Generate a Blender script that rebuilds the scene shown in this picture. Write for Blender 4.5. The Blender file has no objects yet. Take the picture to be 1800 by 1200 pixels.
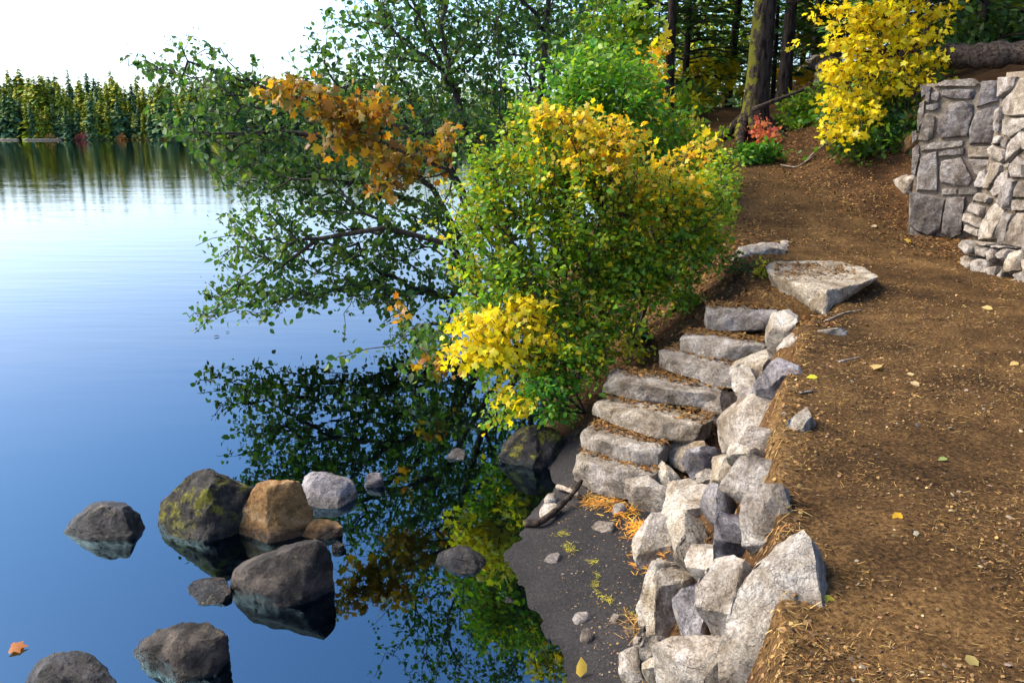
import bpy, bmesh, math, random
import numpy as np
from mathutils import Vector, noise as mnoise

# ------------------------------------------------------------------ scene, camera, sky, sun, exposure
S = bpy.context.scene
C = S.collection
H = 3.1                                  # eye height above the lake
PITCH = math.atan((600 - 233) / 1400.0)
cam = bpy.data.objects.new('camera', bpy.data.cameras.new('camera'))
C.objects.link(cam); S.camera = cam
cam.location = (0, 0, H)
cam.rotation_euler = (math.pi / 2 - PITCH, 0, 0)
cam.data.sensor_fit = 'HORIZONTAL'; cam.data.sensor_width = 36.0
cam.data.lens = 28.0
cam.data.clip_start = 0.05; cam.data.clip_end = 6000

SUN_EL = math.radians(44)
SUN_AZ = math.radians(280)                # compass-like: 0 = +y (ahead), 90 = +x (right)
W = bpy.data.worlds.new('World'); S.world = W; W.use_nodes = True
nt = W.node_tree; nt.nodes.clear()
sky = nt.nodes.new('ShaderNodeTexSky'); sky.sky_type = 'NISHITA'; sky.sun_disc = False
sky.sun_elevation = SUN_EL; sky.sun_rotation = SUN_AZ
sky.air_density = 1.1; sky.dust_density = 4.5; sky.ozone_density = 6.0; sky.altitude = 1000
bg = nt.nodes.new('ShaderNodeBackground'); bg.inputs['Strength'].default_value = 0.11
wo = nt.nodes.new('ShaderNodeOutputWorld')
nt.links.new(sky.outputs[0], bg.inputs[0]); nt.links.new(bg.outputs[0], wo.inputs[0])

sl = bpy.data.lights.new('sun', 'SUN'); sl.energy = 2.7; sl.angle = math.radians(42)
sl.color = (1.0, 0.88, 0.68)
sun = bpy.data.objects.new('sun', sl); C.objects.link(sun)
sd = Vector((math.sin(SUN_AZ) * math.cos(SUN_EL), math.cos(SUN_AZ) * math.cos(SUN_EL), math.sin(SUN_EL)))
sun.rotation_euler = sd.to_track_quat('Z', 'Y').to_euler()

S.view_settings.view_transform = 'Standard'; S.view_settings.look = 'None'
S.view_settings.exposure = 2.0; S.view_settings.gamma = 1.0
S.view_settings.use_curve_mapping = False
S.render.engine = 'CYCLES'
S.cycles.use_denoising = True
S.cycles.use_adaptive_sampling = True; S.cycles.adaptive_threshold = 0.02
S.cycles.max_bounces = 6; S.cycles.diffuse_bounces = 3; S.cycles.glossy_bounces = 4
S.cycles.transmission_bounces = 4; S.cycles.transparent_max_bounces = 8

rng = np.random.default_rng(7)
random.seed(7)
FP = 1400.0
CT, ST = math.cos(PITCH), math.sin(PITCH)

# ------------------------------------------------------------------ survey helpers (sight line -> real point)
def ray(u, v):
    dx = (u - 900) / FP; dv = (v - 600) / FP
    return np.array([dx, CT - dv * ST, -ST - dv * CT])
O = np.array([0, 0, H])
def at_z(u, v, z):
    d = ray(u, v); return O + d * ((z - H) / d[2])
def at_y(u, v, y):
    d = ray(u, v); return O + d * (y / d[1])
def at_plane(u, v, p, n):
    d = ray(u, v); return O + d * (np.dot(p - O, n) / np.dot(d, n))

def smooth(t):
    t = np.clip(t, 0, 1); return t * t * (3 - 2 * t)

# ------------------------------------------------------------------ terrain
Y_ = lambda *p: (np.array(p[0::2], float), np.array(p[1::2], float))
XS = Y_(-30,-2.5, 0,-.3, 2.1,.12, 3,.36, 4.07,.34, 4.7,.15, 5.33,-.04, 6.1,.14, 6.67,.33, 7.1,.32, 8,.38, 10,.35, 12,.2, 15,.0, 20,1.0, 24,2.2, 30,8.5, 40,20, 60,42, 120,90, 900,300)
XB = Y_(-30,-2.3, 0,-.25, 2.1,.17, 3,.41, 3.9,.65, 5,1.0, 5.9,1.34, 6.2,1.2, 6.6,.62, 7.2,.42, 8.2,.48, 9,.5, 11,.5, 14,.3, 18,1.0, 24,2.8, 30,9.2, 40,21, 60,43, 120,92, 900,302)
XT = Y_(-30,-1.7, 0,.38, 2.1,.82, 2.86,1.06, 4.1,1.45, 5.28,1.90, 6.06,2.30, 6.6,2.46, 7.5,2.5, 8.2,2.55, 9,2.7, 11,3.0, 13.3,3.2, 17.5,3.6, 21,4.4, 24,5.2, 30,11, 40,23, 60,46, 120,96, 900,310)
ZT = Y_(-30,1.5, 8,1.5, 9.5,1.58, 11.6,1.78, 13.3,2.2, 17.5,3.05, 20.8,3.65, 30,4.1, 900,4.5)
XR = Y_(-30,12.7, 0,7.55, 7.5,6.26, 9.6,6.0, 10.4,6.25, 11.4,6.2, 13,6.2, 15,6.5, 900,6.5)
WR = Y_(-30,.2, 11.3,.2, 12,.5, 13,1.4, 15,3.0, 900,3.0)
def ip(tab, y): return np.interp(y, tab[0], tab[1])
def shore(y): return ip(XS, y) + np.where((y > 3.2) & (y < 8), 0.05 * np.sin(y * 2.9 + .5) + 0.02 * np.sin(y * 7.7 + 1) + .008 * np.sin(y * 19 + 2), 0)
STA = np.array([0.78, 6.35]); STB = np.array([2.55, 8.05])   # foot and head of the stair
def terrain(x, y):
    x = np.asarray(x, float); y = np.asarray(y, float)
    xs, xb, xt, zt = shore(y), ip(XB, y), ip(XT, y), ip(ZT, y)
    d = xs - x
    bed = -np.minimum(0.13 * d + 0.05 * d * d, 4.0)
    far = (y - (335 + 9 * np.sin(x / 37.0) + 5 * np.sin(x / 13.0 + 1))) * 0.07
    bed = np.maximum(bed, np.clip(far, -4.0, 9.0))
    beach = 0.12 * (x - xs) / np.maximum(xb - xs, 1e-3)
    bank = 0.12 + (zt - 0.12) * np.clip((x - xb) / np.maximum(xt - xb, 1e-3), 0, 1)
    hill = zt + np.where(y > 11.8, 0.30 * np.clip(x - (xt + 1.6), 0, 26) * smooth((y - 11.8) / 2.5), 0)
    ret = zt + np.maximum(3.58 - zt, 0) * smooth((x - ip(XR, y)) / ip(WR, y)) + 0.33 * np.clip(x - 7.3, 0, 20) * smooth((x - 7.3) / 2)
    land = np.maximum(hill, np.where((x > 5.5) & (y < 40), ret, 0))
    z = np.where(x < xs, bed, np.where(x < xb, beach, np.where(x < xt, bank, land)))
    # the stair cut
    e = STB - STA; L = np.hypot(*e); e = e / L
    s = (x - STA[0]) * e[0] + (y - STA[1]) * e[1]
    c = -(x - STA[0]) * e[1] + (y - STA[1]) * e[0]
    ramp = 0.07 + 1.22 * np.clip(s / L, 0, 1)
    m = smooth((0.95 - np.abs(c)) / 0.3) * smooth((s + .1) / 0.15) * smooth((L + .05 - s) / 0.2)
    z = np.where(x > xs, z * (1 - m) + np.minimum(z, ramp) * m, z)
    return z
def tz(x, y): return float(terrain(x, y))
def hit(u, v, y0=1.2, y1=60.0):
    d = ray(u, v); ys = np.arange(y0, y1, 0.02); t = ys / d[1]
    px, pz = d[0] * t, H + d[2] * t
    k = np.nonzero(pz <= np.maximum(terrain(px, ys), 0.0))[0]
    k = k[0] if len(k) else len(ys) - 1
    return np.array([px[k], ys[k], pz[k]])

# ------------------------------------------------------------------ vectorised value noise
_P = rng.random((256, 256))
def vnoise(x, y):
    xi = np.floor(x).astype(int); yi = np.floor(y).astype(int)
    fx = smooth(x - xi); fy = smooth(y - yi)
    g = lambda i, j: _P[i & 255, j & 255]
    return (g(xi, yi) * (1 - fx) + g(xi + 1, yi) * fx) * (1 - fy) + (g(xi, yi + 1) * (1 - fx) + g(xi + 1, yi + 1) * fx) * fy - 0.5

# ------------------------------------------------------------------ object helpers
def tag(o, label=None, cat=None, group=None, kind=None):
    if label: o['label'] = label
    if cat: o['category'] = cat
    if group: o['group'] = group
    if kind: o['kind'] = kind
    return o
def empty(name, loc):
    o = bpy.data.objects.new(name, None); C.objects.link(o); o.location = Vector(loc); o.empty_display_size = 0.1
    return o
def link(name, me, parent=None, loc=None):
    o = bpy.data.objects.new(name, me); C.objects.link(o)
    if loc is not None: o.location = Vector(loc)
    if parent is not None:
        o.parent = parent; o.location = Vector(o.location) - Vector(parent.location)
    return o
def mesh_np(name, V, faces, mat, cols=None, shade=True, origin=None):
    """faces: (m,k) int array, all the same k, or list of such arrays"""
    V = np.asarray(V, np.float32)
    if origin is not None: V = V - np.asarray(origin, np.float32)
    if not isinstance(faces, list): faces = [faces]
    me = bpy.data.meshes.new(name)
    me.vertices.add(len(V)); me.vertices.foreach_set('co', V.ravel())
    nl = sum(f.size for f in faces); npol = sum(len(f) for f in faces)
    me.loops.add(nl); me.polygons.add(npol)
    me.loops.foreach_set('vertex_index', np.concatenate([f.ravel() for f in faces]).astype(np.int32))
    ls, st = [], 0
    for f in faces:
        ls.append(st + np.arange(len(f)) * f.shape[1]); st += f.size
    me.polygons.foreach_set('loop_start', np.concatenate(ls).astype(np.int32))
    if shade: me.polygons.foreach_set('use_smooth', np.ones(npol, bool))
    if cols is not None:
        a = me.color_attributes.new('Col', 'FLOAT_COLOR', 'POINT')
        c4 = np.ones((len(V), 4), np.float32); c4[:, :3] = cols
        a.data.foreach_set('color', c4.ravel())
    me.update(calc_edges=True); me.validate()
    if mat is not None: me.materials.append(mat)
    return me

# ------------------------------------------------------------------ materials
def new_mat(name):
    m = bpy.data.materials.new(name); m.use_nodes = True
    n = m.node_tree; n.nodes.clear()
    out = n.nodes.new('ShaderNodeOutputMaterial')
    return m, n, out
def nd(n, t, **k):
    x = n.nodes.new(t)
    for a, b in k.items():
        if a.startswith('i_'):
            x.inputs[a[2:].replace('_', ' ')].default_value = b
        else: setattr(x, a, b)
    return x
def ramp(n, stops, interp='LINEAR'):
    r = n.nodes.new('ShaderNodeValToRGB'); r.color_ramp.interpolation = interp
    el = r.color_ramp.elements
    while len(el) < len(stops): el.new(0.5)
    for e, (p, c) in zip(el, stops): e.position = p; e.color = (*c, 1)
    return r
def noise_tex(n, vec, scale, detail=6, rough=0.6, dist=0.0):
    t = nd(n, 'ShaderNodeTexNoise'); t.inputs['Scale'].default_value = scale
    t.inputs['Detail'].default_value = detail; t.inputs['Roughness'].default_value = rough
    t.inputs['Distortion'].default_value = dist
    n.links.new(vec, t.inputs['Vector']); return t
def mixc(n, f, a, b, mode='MIX'):
    m = nd(n, 'ShaderNodeMix', data_type='RGBA', blend_type=mode)
    for s, val in ((m.inputs[0], f), (m.inputs[6], a), (m.inputs[7], b)):
        if isinstance(val, (int, float)): s.default_value = val
        elif isinstance(val, tuple): s.default_value = (*val, 1)
        else: n.links.new(val, s)
    return m.outputs[2]

def rock_mat(name, pal, rough=0.85, scale=1.0, spot=0.8, moss=None, bump=0.5, tint=0.3, wet=False):
    """pal: three stone colours dark, mid, pale; moss=(colour, amount)"""
    m, n, out = new_mat(name)
    geo = nd(n, 'ShaderNodeNewGeometry'); oi = nd(n, 'ShaderNodeObjectInfo')
    P = geo.outputs['Position']
    a = noise_tex(n, P, 4.5 * scale, 6, 0.68, 0.5)
    r = ramp(n, [(0.36, pal[0]), (0.49, pal[1]), (0.64, pal[2])]); n.links.new(a.outputs['Fac'], r.inputs[0])
    b = noise_tex(n, P, 60 * scale, 3, 0.7)
    rb = ramp(n, [(0.33, (0.42, 0.40, 0.40)), (0.52, (1, 1, 1)), (0.72, (1.35, 1.33, 1.28))]); n.links.new(b.outputs['Fac'], rb.inputs[0])
    col = mixc(n, spot, r.outputs[0], rb.outputs[0], 'MULTIPLY')
    # each stone leans its own way: warm tan, grey or lilac
    rt = ramp(n, [(0.0, (1.12, 1.0, 0.80)), (0.35, (1, 1, 1)), (0.7, (1.0, 0.965, 1.01)), (1.0, (0.80, 0.80, 0.84))])
    n.links.new(oi.outputs['Random'], rt.inputs[0])
    col = mixc(n, min(1, tint * 2), col, rt.outputs[0], 'MULTIPLY')
    lich = noise_tex(n, P, 7 * scale, 6, 0.7, 0.6)
    rl = ramp(n, [(0.60, (0, 0, 0)), (0.70, (1, 1, 1))]); n.links.new(lich.outputs['Fac'], rl.inputs[0])
    lf = nd(n, 'ShaderNodeMath', operation='MULTIPLY'); n.links.new(rl.outputs[0], lf.inputs[0]); lf.inputs[1].default_value = 0.35
    col = mixc(n, lf.outputs[0], col, (0.30, 0.24, 0.12))
    if moss:
        mn = noise_tex(n, P, 5.0, 7, 0.7, 0.3)
        rm = ramp(n, [(0.62 - moss[1] * 0.3, (0, 0, 0)), (0.70 - moss[1] * 0.3, (1, 1, 1))]); n.links.new(mn.outputs['Fac'], rm.inputs[0])
        m2 = noise_tex(n, P, 30, 5, 0.7)
        rm2 = ramp(n, [(0.35, tuple(c * 0.25 for c in moss[0])), (0.65, moss[0])]); n.links.new(m2.outputs['Fac'], rm2.inputs[0])
        sx = nd(n, 'ShaderNodeSeparateXYZ'); n.links.new(geo.outputs['Normal'], sx.inputs[0])
        up = nd(n, 'ShaderNodeMapRange'); n.links.new(sx.outputs['Z'], up.inputs[0]); up.inputs[1].default_value = -0.25; up.inputs[2].default_value = 0.3
        mf = nd(n, 'ShaderNodeMath', operation='MULTIPLY'); n.links.new(rm.outputs[0], mf.inputs[0]); n.links.new(up.outputs[0], mf.inputs[1])
        col = mixc(n, mf.outputs[0], col, rm2.outputs[0])
    bs = nd(n, 'ShaderNodeBsdfPrincipled'); bs.inputs['Roughness'].default_value = rough
    bs.inputs['Specular IOR Level'].default_value = 0.3
    if wet:                                   # stone soaked by the lake just above the waterline
        sp = nd(n, 'ShaderNodeSeparateXYZ'); n.links.new(P, sp.inputs[0])
        wz = nd(n, 'ShaderNodeMath', operation='MULTIPLY_ADD'); n.links.new(a.outputs['Fac'], wz.inputs[0]); wz.inputs[1].default_value = 0.10; n.links.new(sp.outputs['Z'], wz.inputs[2])
        wr = nd(n, 'ShaderNodeMapRange'); n.links.new(wz.outputs[0], wr.inputs[0]); wr.inputs[1].default_value = 0.10; wr.inputs[2].default_value = 0.15
        col = mixc(n, wr.outputs[0], mixc(n, 1.0, col, (0.35, 0.33, 0.32), 'MULTIPLY'), col)
        rr = nd(n, 'ShaderNodeMapRange'); n.links.new(wr.outputs[0], rr.inputs[0]); rr.inputs[3].default_value = 0.25; rr.inputs[4].default_value = rough
        n.links.new(rr.outputs[0], bs.inputs['Roughness'])
    n.links.new(col, bs.inputs['Base Color'])
    vor = nd(n, 'ShaderNodeTexVoronoi', feature='DISTANCE_TO_EDGE'); vor.inputs['Scale'].default_value = 5 * scale
    wv = noise_tex(n, P, 4 * scale, 4, 0.6); vv = nd(n, 'ShaderNodeVectorMath', operation='ADD')
    n.links.new(P, vv.inputs[0]); n.links.new(wv.outputs['Color'], vv.inputs[1]); n.links.new(vv.outputs[0], vor.inputs['Vector'])
    vr = ramp(n, [(0.0, (0, 0, 0)), (0.022, (1, 1, 1))]); n.links.new(vor.outputs['Distance'], vr.inputs[0])
    cf = nd(n, 'ShaderNodeMath', operation='MULTIPLY_ADD'); n.links.new(vr.outputs[0], cf.inputs[0]); cf.inputs[1].default_value = -0.55; cf.inputs[2].default_value = 0.55
    n.links.new(mixc(n, cf.outputs[0], col, pal[0]), bs.inputs['Base Color'])
    c1 = noise_tex(n, P, 15 * scale, 7, 0.72, 0.3)
    ad = nd(n, 'ShaderNodeMath', operation='MULTIPLY_ADD'); n.links.new(vr.outputs[0], ad.inputs[0]); ad.inputs[1].default_value = 0.10
    n.links.new(c1.outputs['Fac'], ad.inputs[2])
    bp = nd(n, 'ShaderNodeBump'); bp.inputs['Strength'].default_value = bump * 2; bp.inputs['Distance'].default_value = 0.045
    n.links.new(ad.outputs[0], bp.inputs['Height']); n.links.new(bp.outputs[0], bs.inputs['Normal'])
    n.links.new(bs.outputs[0], out.inputs[0])
    return m

def soil_mat(name, dark, mid, pale, rough=0.95, scale=1.0, spec=0.1, bump=0.6):
    m, n, out = new_mat(name)
    P = nd(n, 'ShaderNodeNewGeometry').outputs['Position']
    a = noise_tex(n, P, 1.3 * scale, 6, 0.6, 0.3); b = noise_tex(n, P, 48 * scale, 6, 0.75)
    r = ramp(n, [(0.40, dark), (0.50, mid), (0.61, pale)])
    mx = nd(n, 'ShaderNodeMath', operation='MULTIPLY_ADD'); n.links.new(b.outputs['Fac'], mx.inputs[0]); mx.inputs[1].default_value = 0.6
    ml = nd(n, 'ShaderNodeMath', operation='MULTIPLY'); n.links.new(a.outputs['Fac'], ml.inputs[0]); ml.inputs[1].default_value = 0.4
    n.links.new(ml.outputs[0], mx.inputs[2]); n.links.new(mx.outputs[0], r.inputs[0])
    bs = nd(n, 'ShaderNodeBsdfPrincipled'); bs.inputs['Roughness'].default_value = rough; bs.inputs['Specular IOR Level'].default_value = spec
    n.links.new(r.outputs[0], bs.inputs['Base Color'])
    bp = nd(n, 'ShaderNodeBump'); bp.inputs['Strength'].default_value = bump; bp.inputs['Distance'].default_value = 0.02
    n.links.new(b.outputs['Fac'], bp.inputs['Height']); n.links.new(bp.outputs[0], bs.inputs['Normal'])
    n.links.new(bs.outputs[0], out.inputs[0]); return m

def leaf_mat(name, trans=0.5, rough=0.45, spec=0.35):
    m, n, out = new_mat(name)
    at = nd(n, 'ShaderNodeAttribute', attribute_name='Col')
    bs = nd(n, 'ShaderNodeBsdfPrincipled'); bs.inputs['Roughness'].default_value = rough; bs.inputs['Specular IOR Level'].default_value = spec
    n.links.new(at.outputs['Color'], bs.inputs['Base Color'])
    tr = nd(n, 'ShaderNodeBsdfTranslucent')
    br = mixc(n, 1.0, at.outputs['Color'], (1.25, 1.2, 0.7), 'MULTIPLY'); n.links.new(br, tr.inputs['Color'])
    mx = nd(n, 'ShaderNodeMixShader'); mx.inputs[0].default_value = trans
    n.links.new(bs.outputs[0], mx.inputs[1]); n.links.new(tr.outputs[0], mx.inputs[2])
    n.links.new(mx.outputs[0], out.inputs[0]); return m

def bark_mat(name, dark, pale, scale=1.0, moss=None, bump=1.0, stretch=0.22):
    m, n, out = new_mat(name)
    geo = nd(n, 'ShaderNodeNewGeometry')
    mp = nd(n, 'ShaderNodeMapping'); mp.inputs['Scale'].default_value = (1, 1, stretch)
    n.links.new(geo.outputs['Position'], mp.inputs['Vector'])
    a = noise_tex(n, mp.outputs[0], 16 * scale, 7, 0.68, 0.5)
    r = ramp(n, [(0.38, dark), (0.62, pale)]); n.links.new(a.outputs['Fac'], r.inputs[0])
    col = r.outputs[0]
    if moss:
        mn = noise_tex(n, geo.outputs['Position'], 4.5, 6, 0.7)
        sx = nd(n, 'ShaderNodeSeparateXYZ'); n.links.new(geo.outputs['Normal'], sx.inputs[0])
        ng = nd(n, 'ShaderNodeMath', operation='MULTIPLY_ADD'); n.links.new(sx.outputs['X'], ng.inputs[0]); ng.inputs[1].default_value = -0.22
        n.links.new(mn.outputs['Fac'], ng.inputs[2])
        rm = ramp(n, [(0.63, (0, 0, 0)), (0.72, (1, 1, 1))]); n.links.new(ng.outputs[0], rm.inputs[0])
        col = mixc(n, rm.outputs[0], col, moss)
    bs = nd(n, 'ShaderNodeBsdfPrincipled'); bs.inputs['Roughness'].default_value = 0.92; bs.inputs['Specular IOR Level'].default_value = 0.15
    n.links.new(col, bs.inputs['Base Color'])
    bp = nd(n, 'ShaderNodeBump'); bp.inputs['Strength'].default_value = bump; bp.inputs['Distance'].default_value = 0.04
    n.links.new(a.outputs['Fac'], bp.inputs['Height']); n.links.new(bp.outputs[0], bs.inputs['Normal'])
    n.links.new(bs.outputs[0], out.inputs[0]); return m

def water_mat():
    m, n, out = new_mat('lake_water')
    geo = nd(n, 'ShaderNodeNewGeometry')
    mp = nd(n, 'ShaderNodeMapping'); mp.inputs['Scale'].default_value = (0.22, 1.0, 1)
    mp.inputs['Rotation'].default_value = (0, 0, math.radians(8))
    n.links.new(geo.outputs['Position'], mp.inputs['Vector'])
    a = noise_tex(n, mp.outputs[0], 2.2, 3, 0.55, 0.2)
    b = noise_tex(n, mp.outputs[0], 0.25, 3, 0.5)
    sx = nd(n, 'ShaderNodeSeparateXYZ'); n.links.new(geo.outputs['Position'], sx.inputs[0])
    # the bay by the rocks lies still, the open lake carries a light ripple
    op = nd(n, 'ShaderNodeMapRange'); op.interpolation_type = 'SMOOTHSTEP'
    n.links.new(sx.outputs['Y'], op.inputs[0]); op.inputs[1].default_value = 4.5; op.inputs[2].default_value = 20.0; op.inputs[3].default_value = 0.05; op.inputs[4].default_value = 1.0
    ad = nd(n, 'ShaderNodeMath', operation='MULTIPLY_ADD'); n.links.new(b.outputs['Fac'], ad.inputs[0]); ad.inputs[1].default_value = 2.0; n.links.new(a.outputs['Fac'], ad.inputs[2])
    bp = nd(n, 'ShaderNodeBump'); bp.inputs['Distance'].default_value = 0.0075
    n.links.new(op.outputs[0], bp.inputs['Strength']); n.links.new(ad.outputs[0], bp.inputs['Height'])
    fr = nd(n, 'ShaderNodeFresnel'); fr.inputs['IOR'].default_value = 2.5
    n.links.new(bp.outputs[0], fr.inputs['Normal'])
    gl = nd(n, 'ShaderNodeBsdfGlossy'); gl.inputs['Roughness'].default_value = 0.012; gl.inputs['Color'].default_value = (1, 1, 1, 1)
    n.links.new(bp.outputs[0], gl.inputs['Normal'])
    tn = ramp(n, [(0.20, (0.44, 0.77, 1.0)), (0.26, (0.54, 0.81, 0.98)), (0.36, (0.86, 0.88, 0.92)), (0.48, (1.0, 0.95, 0.94)), (0.7, (1.0, 0.99, 1.0))]); n.links.new(fr.outputs[0], tn.inputs[0]); n.links.new(tn.outputs[0], gl.inputs['Color'])  # reflected sky's blue-to-white is painted into the gloss colour by view angle
    # light dims with the depth of the water column (Beer's law)
    dp = nd(n, 'ShaderNodeAttribute', attribute_name='depth'); cx = nd(n, 'ShaderNodeCombineXYZ')
    for k_, q in zip('XYZ', (3.4, 2.9, 3.6)):
        e1 = nd(n, 'ShaderNodeMath', operation='MULTIPLY'); n.links.new(dp.outputs['Fac'], e1.inputs[0]); e1.inputs[1].default_value = -q
        e2 = nd(n, 'ShaderNodeMath', operation='EXPONENT'); n.links.new(e1.outputs[0], e2.inputs[0]); n.links.new(e2.outputs[0], cx.inputs[k_])
    tr = nd(n, 'ShaderNodeBsdfTransparent'); n.links.new(cx.outputs[0], tr.inputs['Color'])
    mx = nd(n, 'ShaderNodeMixShader'); n.links.new(fr.outputs[0], mx.inputs[0])
    n.links.new(tr.outputs[0], mx.inputs[1]); n.links.new(gl.outputs[0], mx.inputs[2])
    n.links.new(mx.outputs[0], out.inputs[0]); return m

M = {}
M['pale'] = rock_mat('pale_granite', ((0.15, 0.113, 0.073), (0.295, 0.255, 0.203), (0.44, 0.41, 0.36)))
M['step'] = rock_mat('step_stone', ((0.09, 0.07, 0.048), (0.20, 0.17, 0.135), (0.36, 0.33, 0.29)))
M['wall'] = rock_mat('wall_stone', ((0.08, 0.066, 0.055), (0.17, 0.146, 0.128), (0.31, 0.285, 0.26)), scale=1.3)
M['wallp'] = rock_mat('wall_stone_pale', ((0.13, 0.105, 0.08), (0.27, 0.235, 0.20), (0.43, 0.40, 0.365)), scale=1.3)
M['dark'] = rock_mat('wet_dark_rock', ((0.007, 0.006, 0.0065), (0.019, 0.016, 0.0165), (0.06, 0.051, 0.05)), rough=0.55, tint=0.1, wet=True)
M['brown'] = rock_mat('brown_rock', ((0.009, 0.0065, 0.0055), (0.027, 0.021, 0.017), (0.085, 0.068, 0.056)), tint=0.1, wet=True)
M['mossy'] = rock_mat('mossy_rock', ((0.006, 0.005, 0.005), (0.017, 0.0145, 0.0135), (0.05, 0.044, 0.039)), moss=((0.17, 0.16, 0.010), 0.40), tint=0.05, wet=True)
M['tan'] = rock_mat('tan_rock', ((0.09, 0.045, 0.014), (0.24, 0.125, 0.04), (0.36, 0.235, 0.12)), tint=0.05, wet=True)
M['lilac'] = rock_mat('lilac_rock', ((0.055, 0.049, 0.052), (0.16, 0.146, 0.152), (0.31, 0.295, 0.305)), tint=0.1, wet=True)
M['mortar'] = soil_mat('mortar', (0.06, 0.048, 0.035), (0.13, 0.105, 0.08), (0.22, 0.18, 0.14))
M['path'] = soil_mat('path_soil', (0.011, 0.0058, 0.0022), (0.052, 0.0275, 0.0095), (0.135, 0.076, 0.028))
M['ground'] = soil_mat('forest_soil', (0.014, 0.007, 0.003), (0.050, 0.025, 0.010), (0.12, 0.062, 0.024))
M['sand'] = soil_mat('black_sand', (0.005, 0.0045, 0.005), (0.014, 0.012, 0.013), (0.036, 0.031, 0.031), rough=0.75, spec=0.25, bump=0.9)
M['bed'] = soil_mat('lake_bed', (0.012, 0.010, 0.006), (0.045, 0.032, 0.012), (0.11, 0.075, 0.025), scale=0.6)
M['leaf'] = leaf_mat('leaf')
M['needle'] = leaf_mat('needles', trans=0.15, rough=0.6, spec=0.2)
M['litter'] = leaf_mat('litter', trans=0.1, rough=0.7, spec=0.15)
M['bark'] = bark_mat('conifer_bark', (0.005, 0.0035, 0.003), (0.06, 0.044, 0.036))
M['mossbark'] = bark_mat('mossy_bark', (0.005, 0.0035, 0.003), (0.06, 0.043, 0.034), moss=(0.11, 0.105, 0.010))
M['twig'] = bark_mat('twig_bark', (0.025, 0.018, 0.014), (0.09, 0.068, 0.055), scale=2, bump=0.4)
M['drift'] = bark_mat('driftwood', (0.10, 0.08, 0.06), (0.34, 0.28, 0.22), scale=2, bump=0.6, stretch=1)
M['log'] = bark_mat('log_bark', (0.015, 0.011, 0.009), (0.09, 0.066, 0.05), bump=0.8, stretch=1)
M['water'] = water_mat()

# ------------------------------------------------------------------ ground sheets
def axis(lo, hi, step, a, b, g=1.16):
    c = list(np.arange(lo, hi + 1e-6, step)); s = step; x = c[-1]
    while x < b: s *= g; x += s; c.append(x)
    s = step; x = c[0]; low = []
    while x > a: s *= g; x -= s; low.append(x)
    return np.array(low[::-1] + c)
gx = axis(-1.6, 7.0, 0.05, -1500, 1500); gy = axis(1.6, 14.0, 0.05, -300, 1600)
GX, GY = np.meshgrid(gx, gy)
GZ = terrain(GX, GY)
def relief_at(x, y):
    near_ = np.clip(1 - (y - 12) / 30, 0.15, 1); r = 0.035 * vnoise(x * 1.7, y * 1.7) + 0.022 * vnoise(x * 6 + 9, y * 6) + 0.014 * vnoise(x * 17, y * 17 + 5)
    r = np.where(x < ip(XS, y) + 0.5, r * .5, r) * near_
    f = np.clip((x - ip(XB, y)) / np.maximum(ip(XT, y) - ip(XB, y), 1e-3), 0, 1)       # the earth lies back between the wall's stones
    return r - np.where(y < 6.6, 0.17 * np.sin(np.pi * f ** 1.4) * smooth((6.6 - y) / .5), 0)
relief = relief_at(GX, GY)
far_rel = np.where(GY > 60, 2.0 * vnoise(GX / 23, GY / 23) * np.clip((GY - 345) / 40, 0, 1), 0)
GZ = GZ + relief + far_rel
nx, ny = len(gx), len(gy)
idx = np.arange(nx * ny).reshape(ny, nx)
quads = np.stack([idx[:-1, :-1], idx[:-1, 1:], idx[1:, 1:], idx[1:, :-1]], -1).reshape(-1, 4)
VV = np.stack([GX, GY, GZ], -1).reshape(-1, 3)
fc = VV[quads].mean(1)
xsf, xbf, xtf = shore(fc[:, 1]), ip(XB, fc[:, 1]), ip(XT, fc[:, 1])
PR = Y_(-30,9, 0,7, 6,6, 9.5,5.6, 11.6,5.4, 13.3,5.0, 15,4.75, 17.5,4.6, 19,5.3, 22,6.4, 30,13, 900,320)
prf = ip(PR, fc[:, 1]) + 0.25 * vnoise(fc[:, 0] * 2, fc[:, 1] * 2)
cls = np.full(len(quads), 3)
cls[(fc[:, 0] < xsf) & (fc[:, 2] < 0.15)] = 0
cls[(fc[:, 0] >= xsf - 0.25) & (fc[:, 0] < xbf + 0.3) & (fc[:, 1] > 2.6) & (fc[:, 1] < 7.4) & (fc[:, 2] < 0.35)] = 1
cls[(fc[:, 0] >= xtf - 0.05) & (fc[:, 0] < prf) & (fc[:, 1] < 24)] = 2
for k, (nm, mt) in enumerate((('lake_bed', 'bed'), ('beach', 'sand'), ('path', 'path'), ('ground', 'ground'))):
    f = quads[cls == k]; used, inv = np.unique(f, return_inverse=True)
    tag(link(nm, mesh_np(nm, VV[used], inv.reshape(-1, 4), M[mt])), kind='structure')
wx, wy = np.concatenate([[-3000], gx[::2], [3000]]), np.concatenate([[-400], gy[::2], [3000]])
WX, WY = np.meshgrid(wx, wy); wi = np.arange(WX.size).reshape(WX.shape)
wq = np.stack([wi[:-1, :-1], wi[:-1, 1:], wi[1:, 1:], wi[1:, :-1]], -1).reshape(-1, 4)
wm = mesh_np('lake_water', np.stack([WX, WY, 0 * WX], -1).reshape(-1, 3), wq, M['water'], shade=False)
wa = wm.attributes.new('depth', 'FLOAT', 'POINT'); wa.data.foreach_set('value', np.clip(-(terrain(WX, WY) + relief_at(WX, WY)), 0, 4).ravel().astype(np.float32))
tag(link('lake_water', wm), kind='structure')

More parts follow.
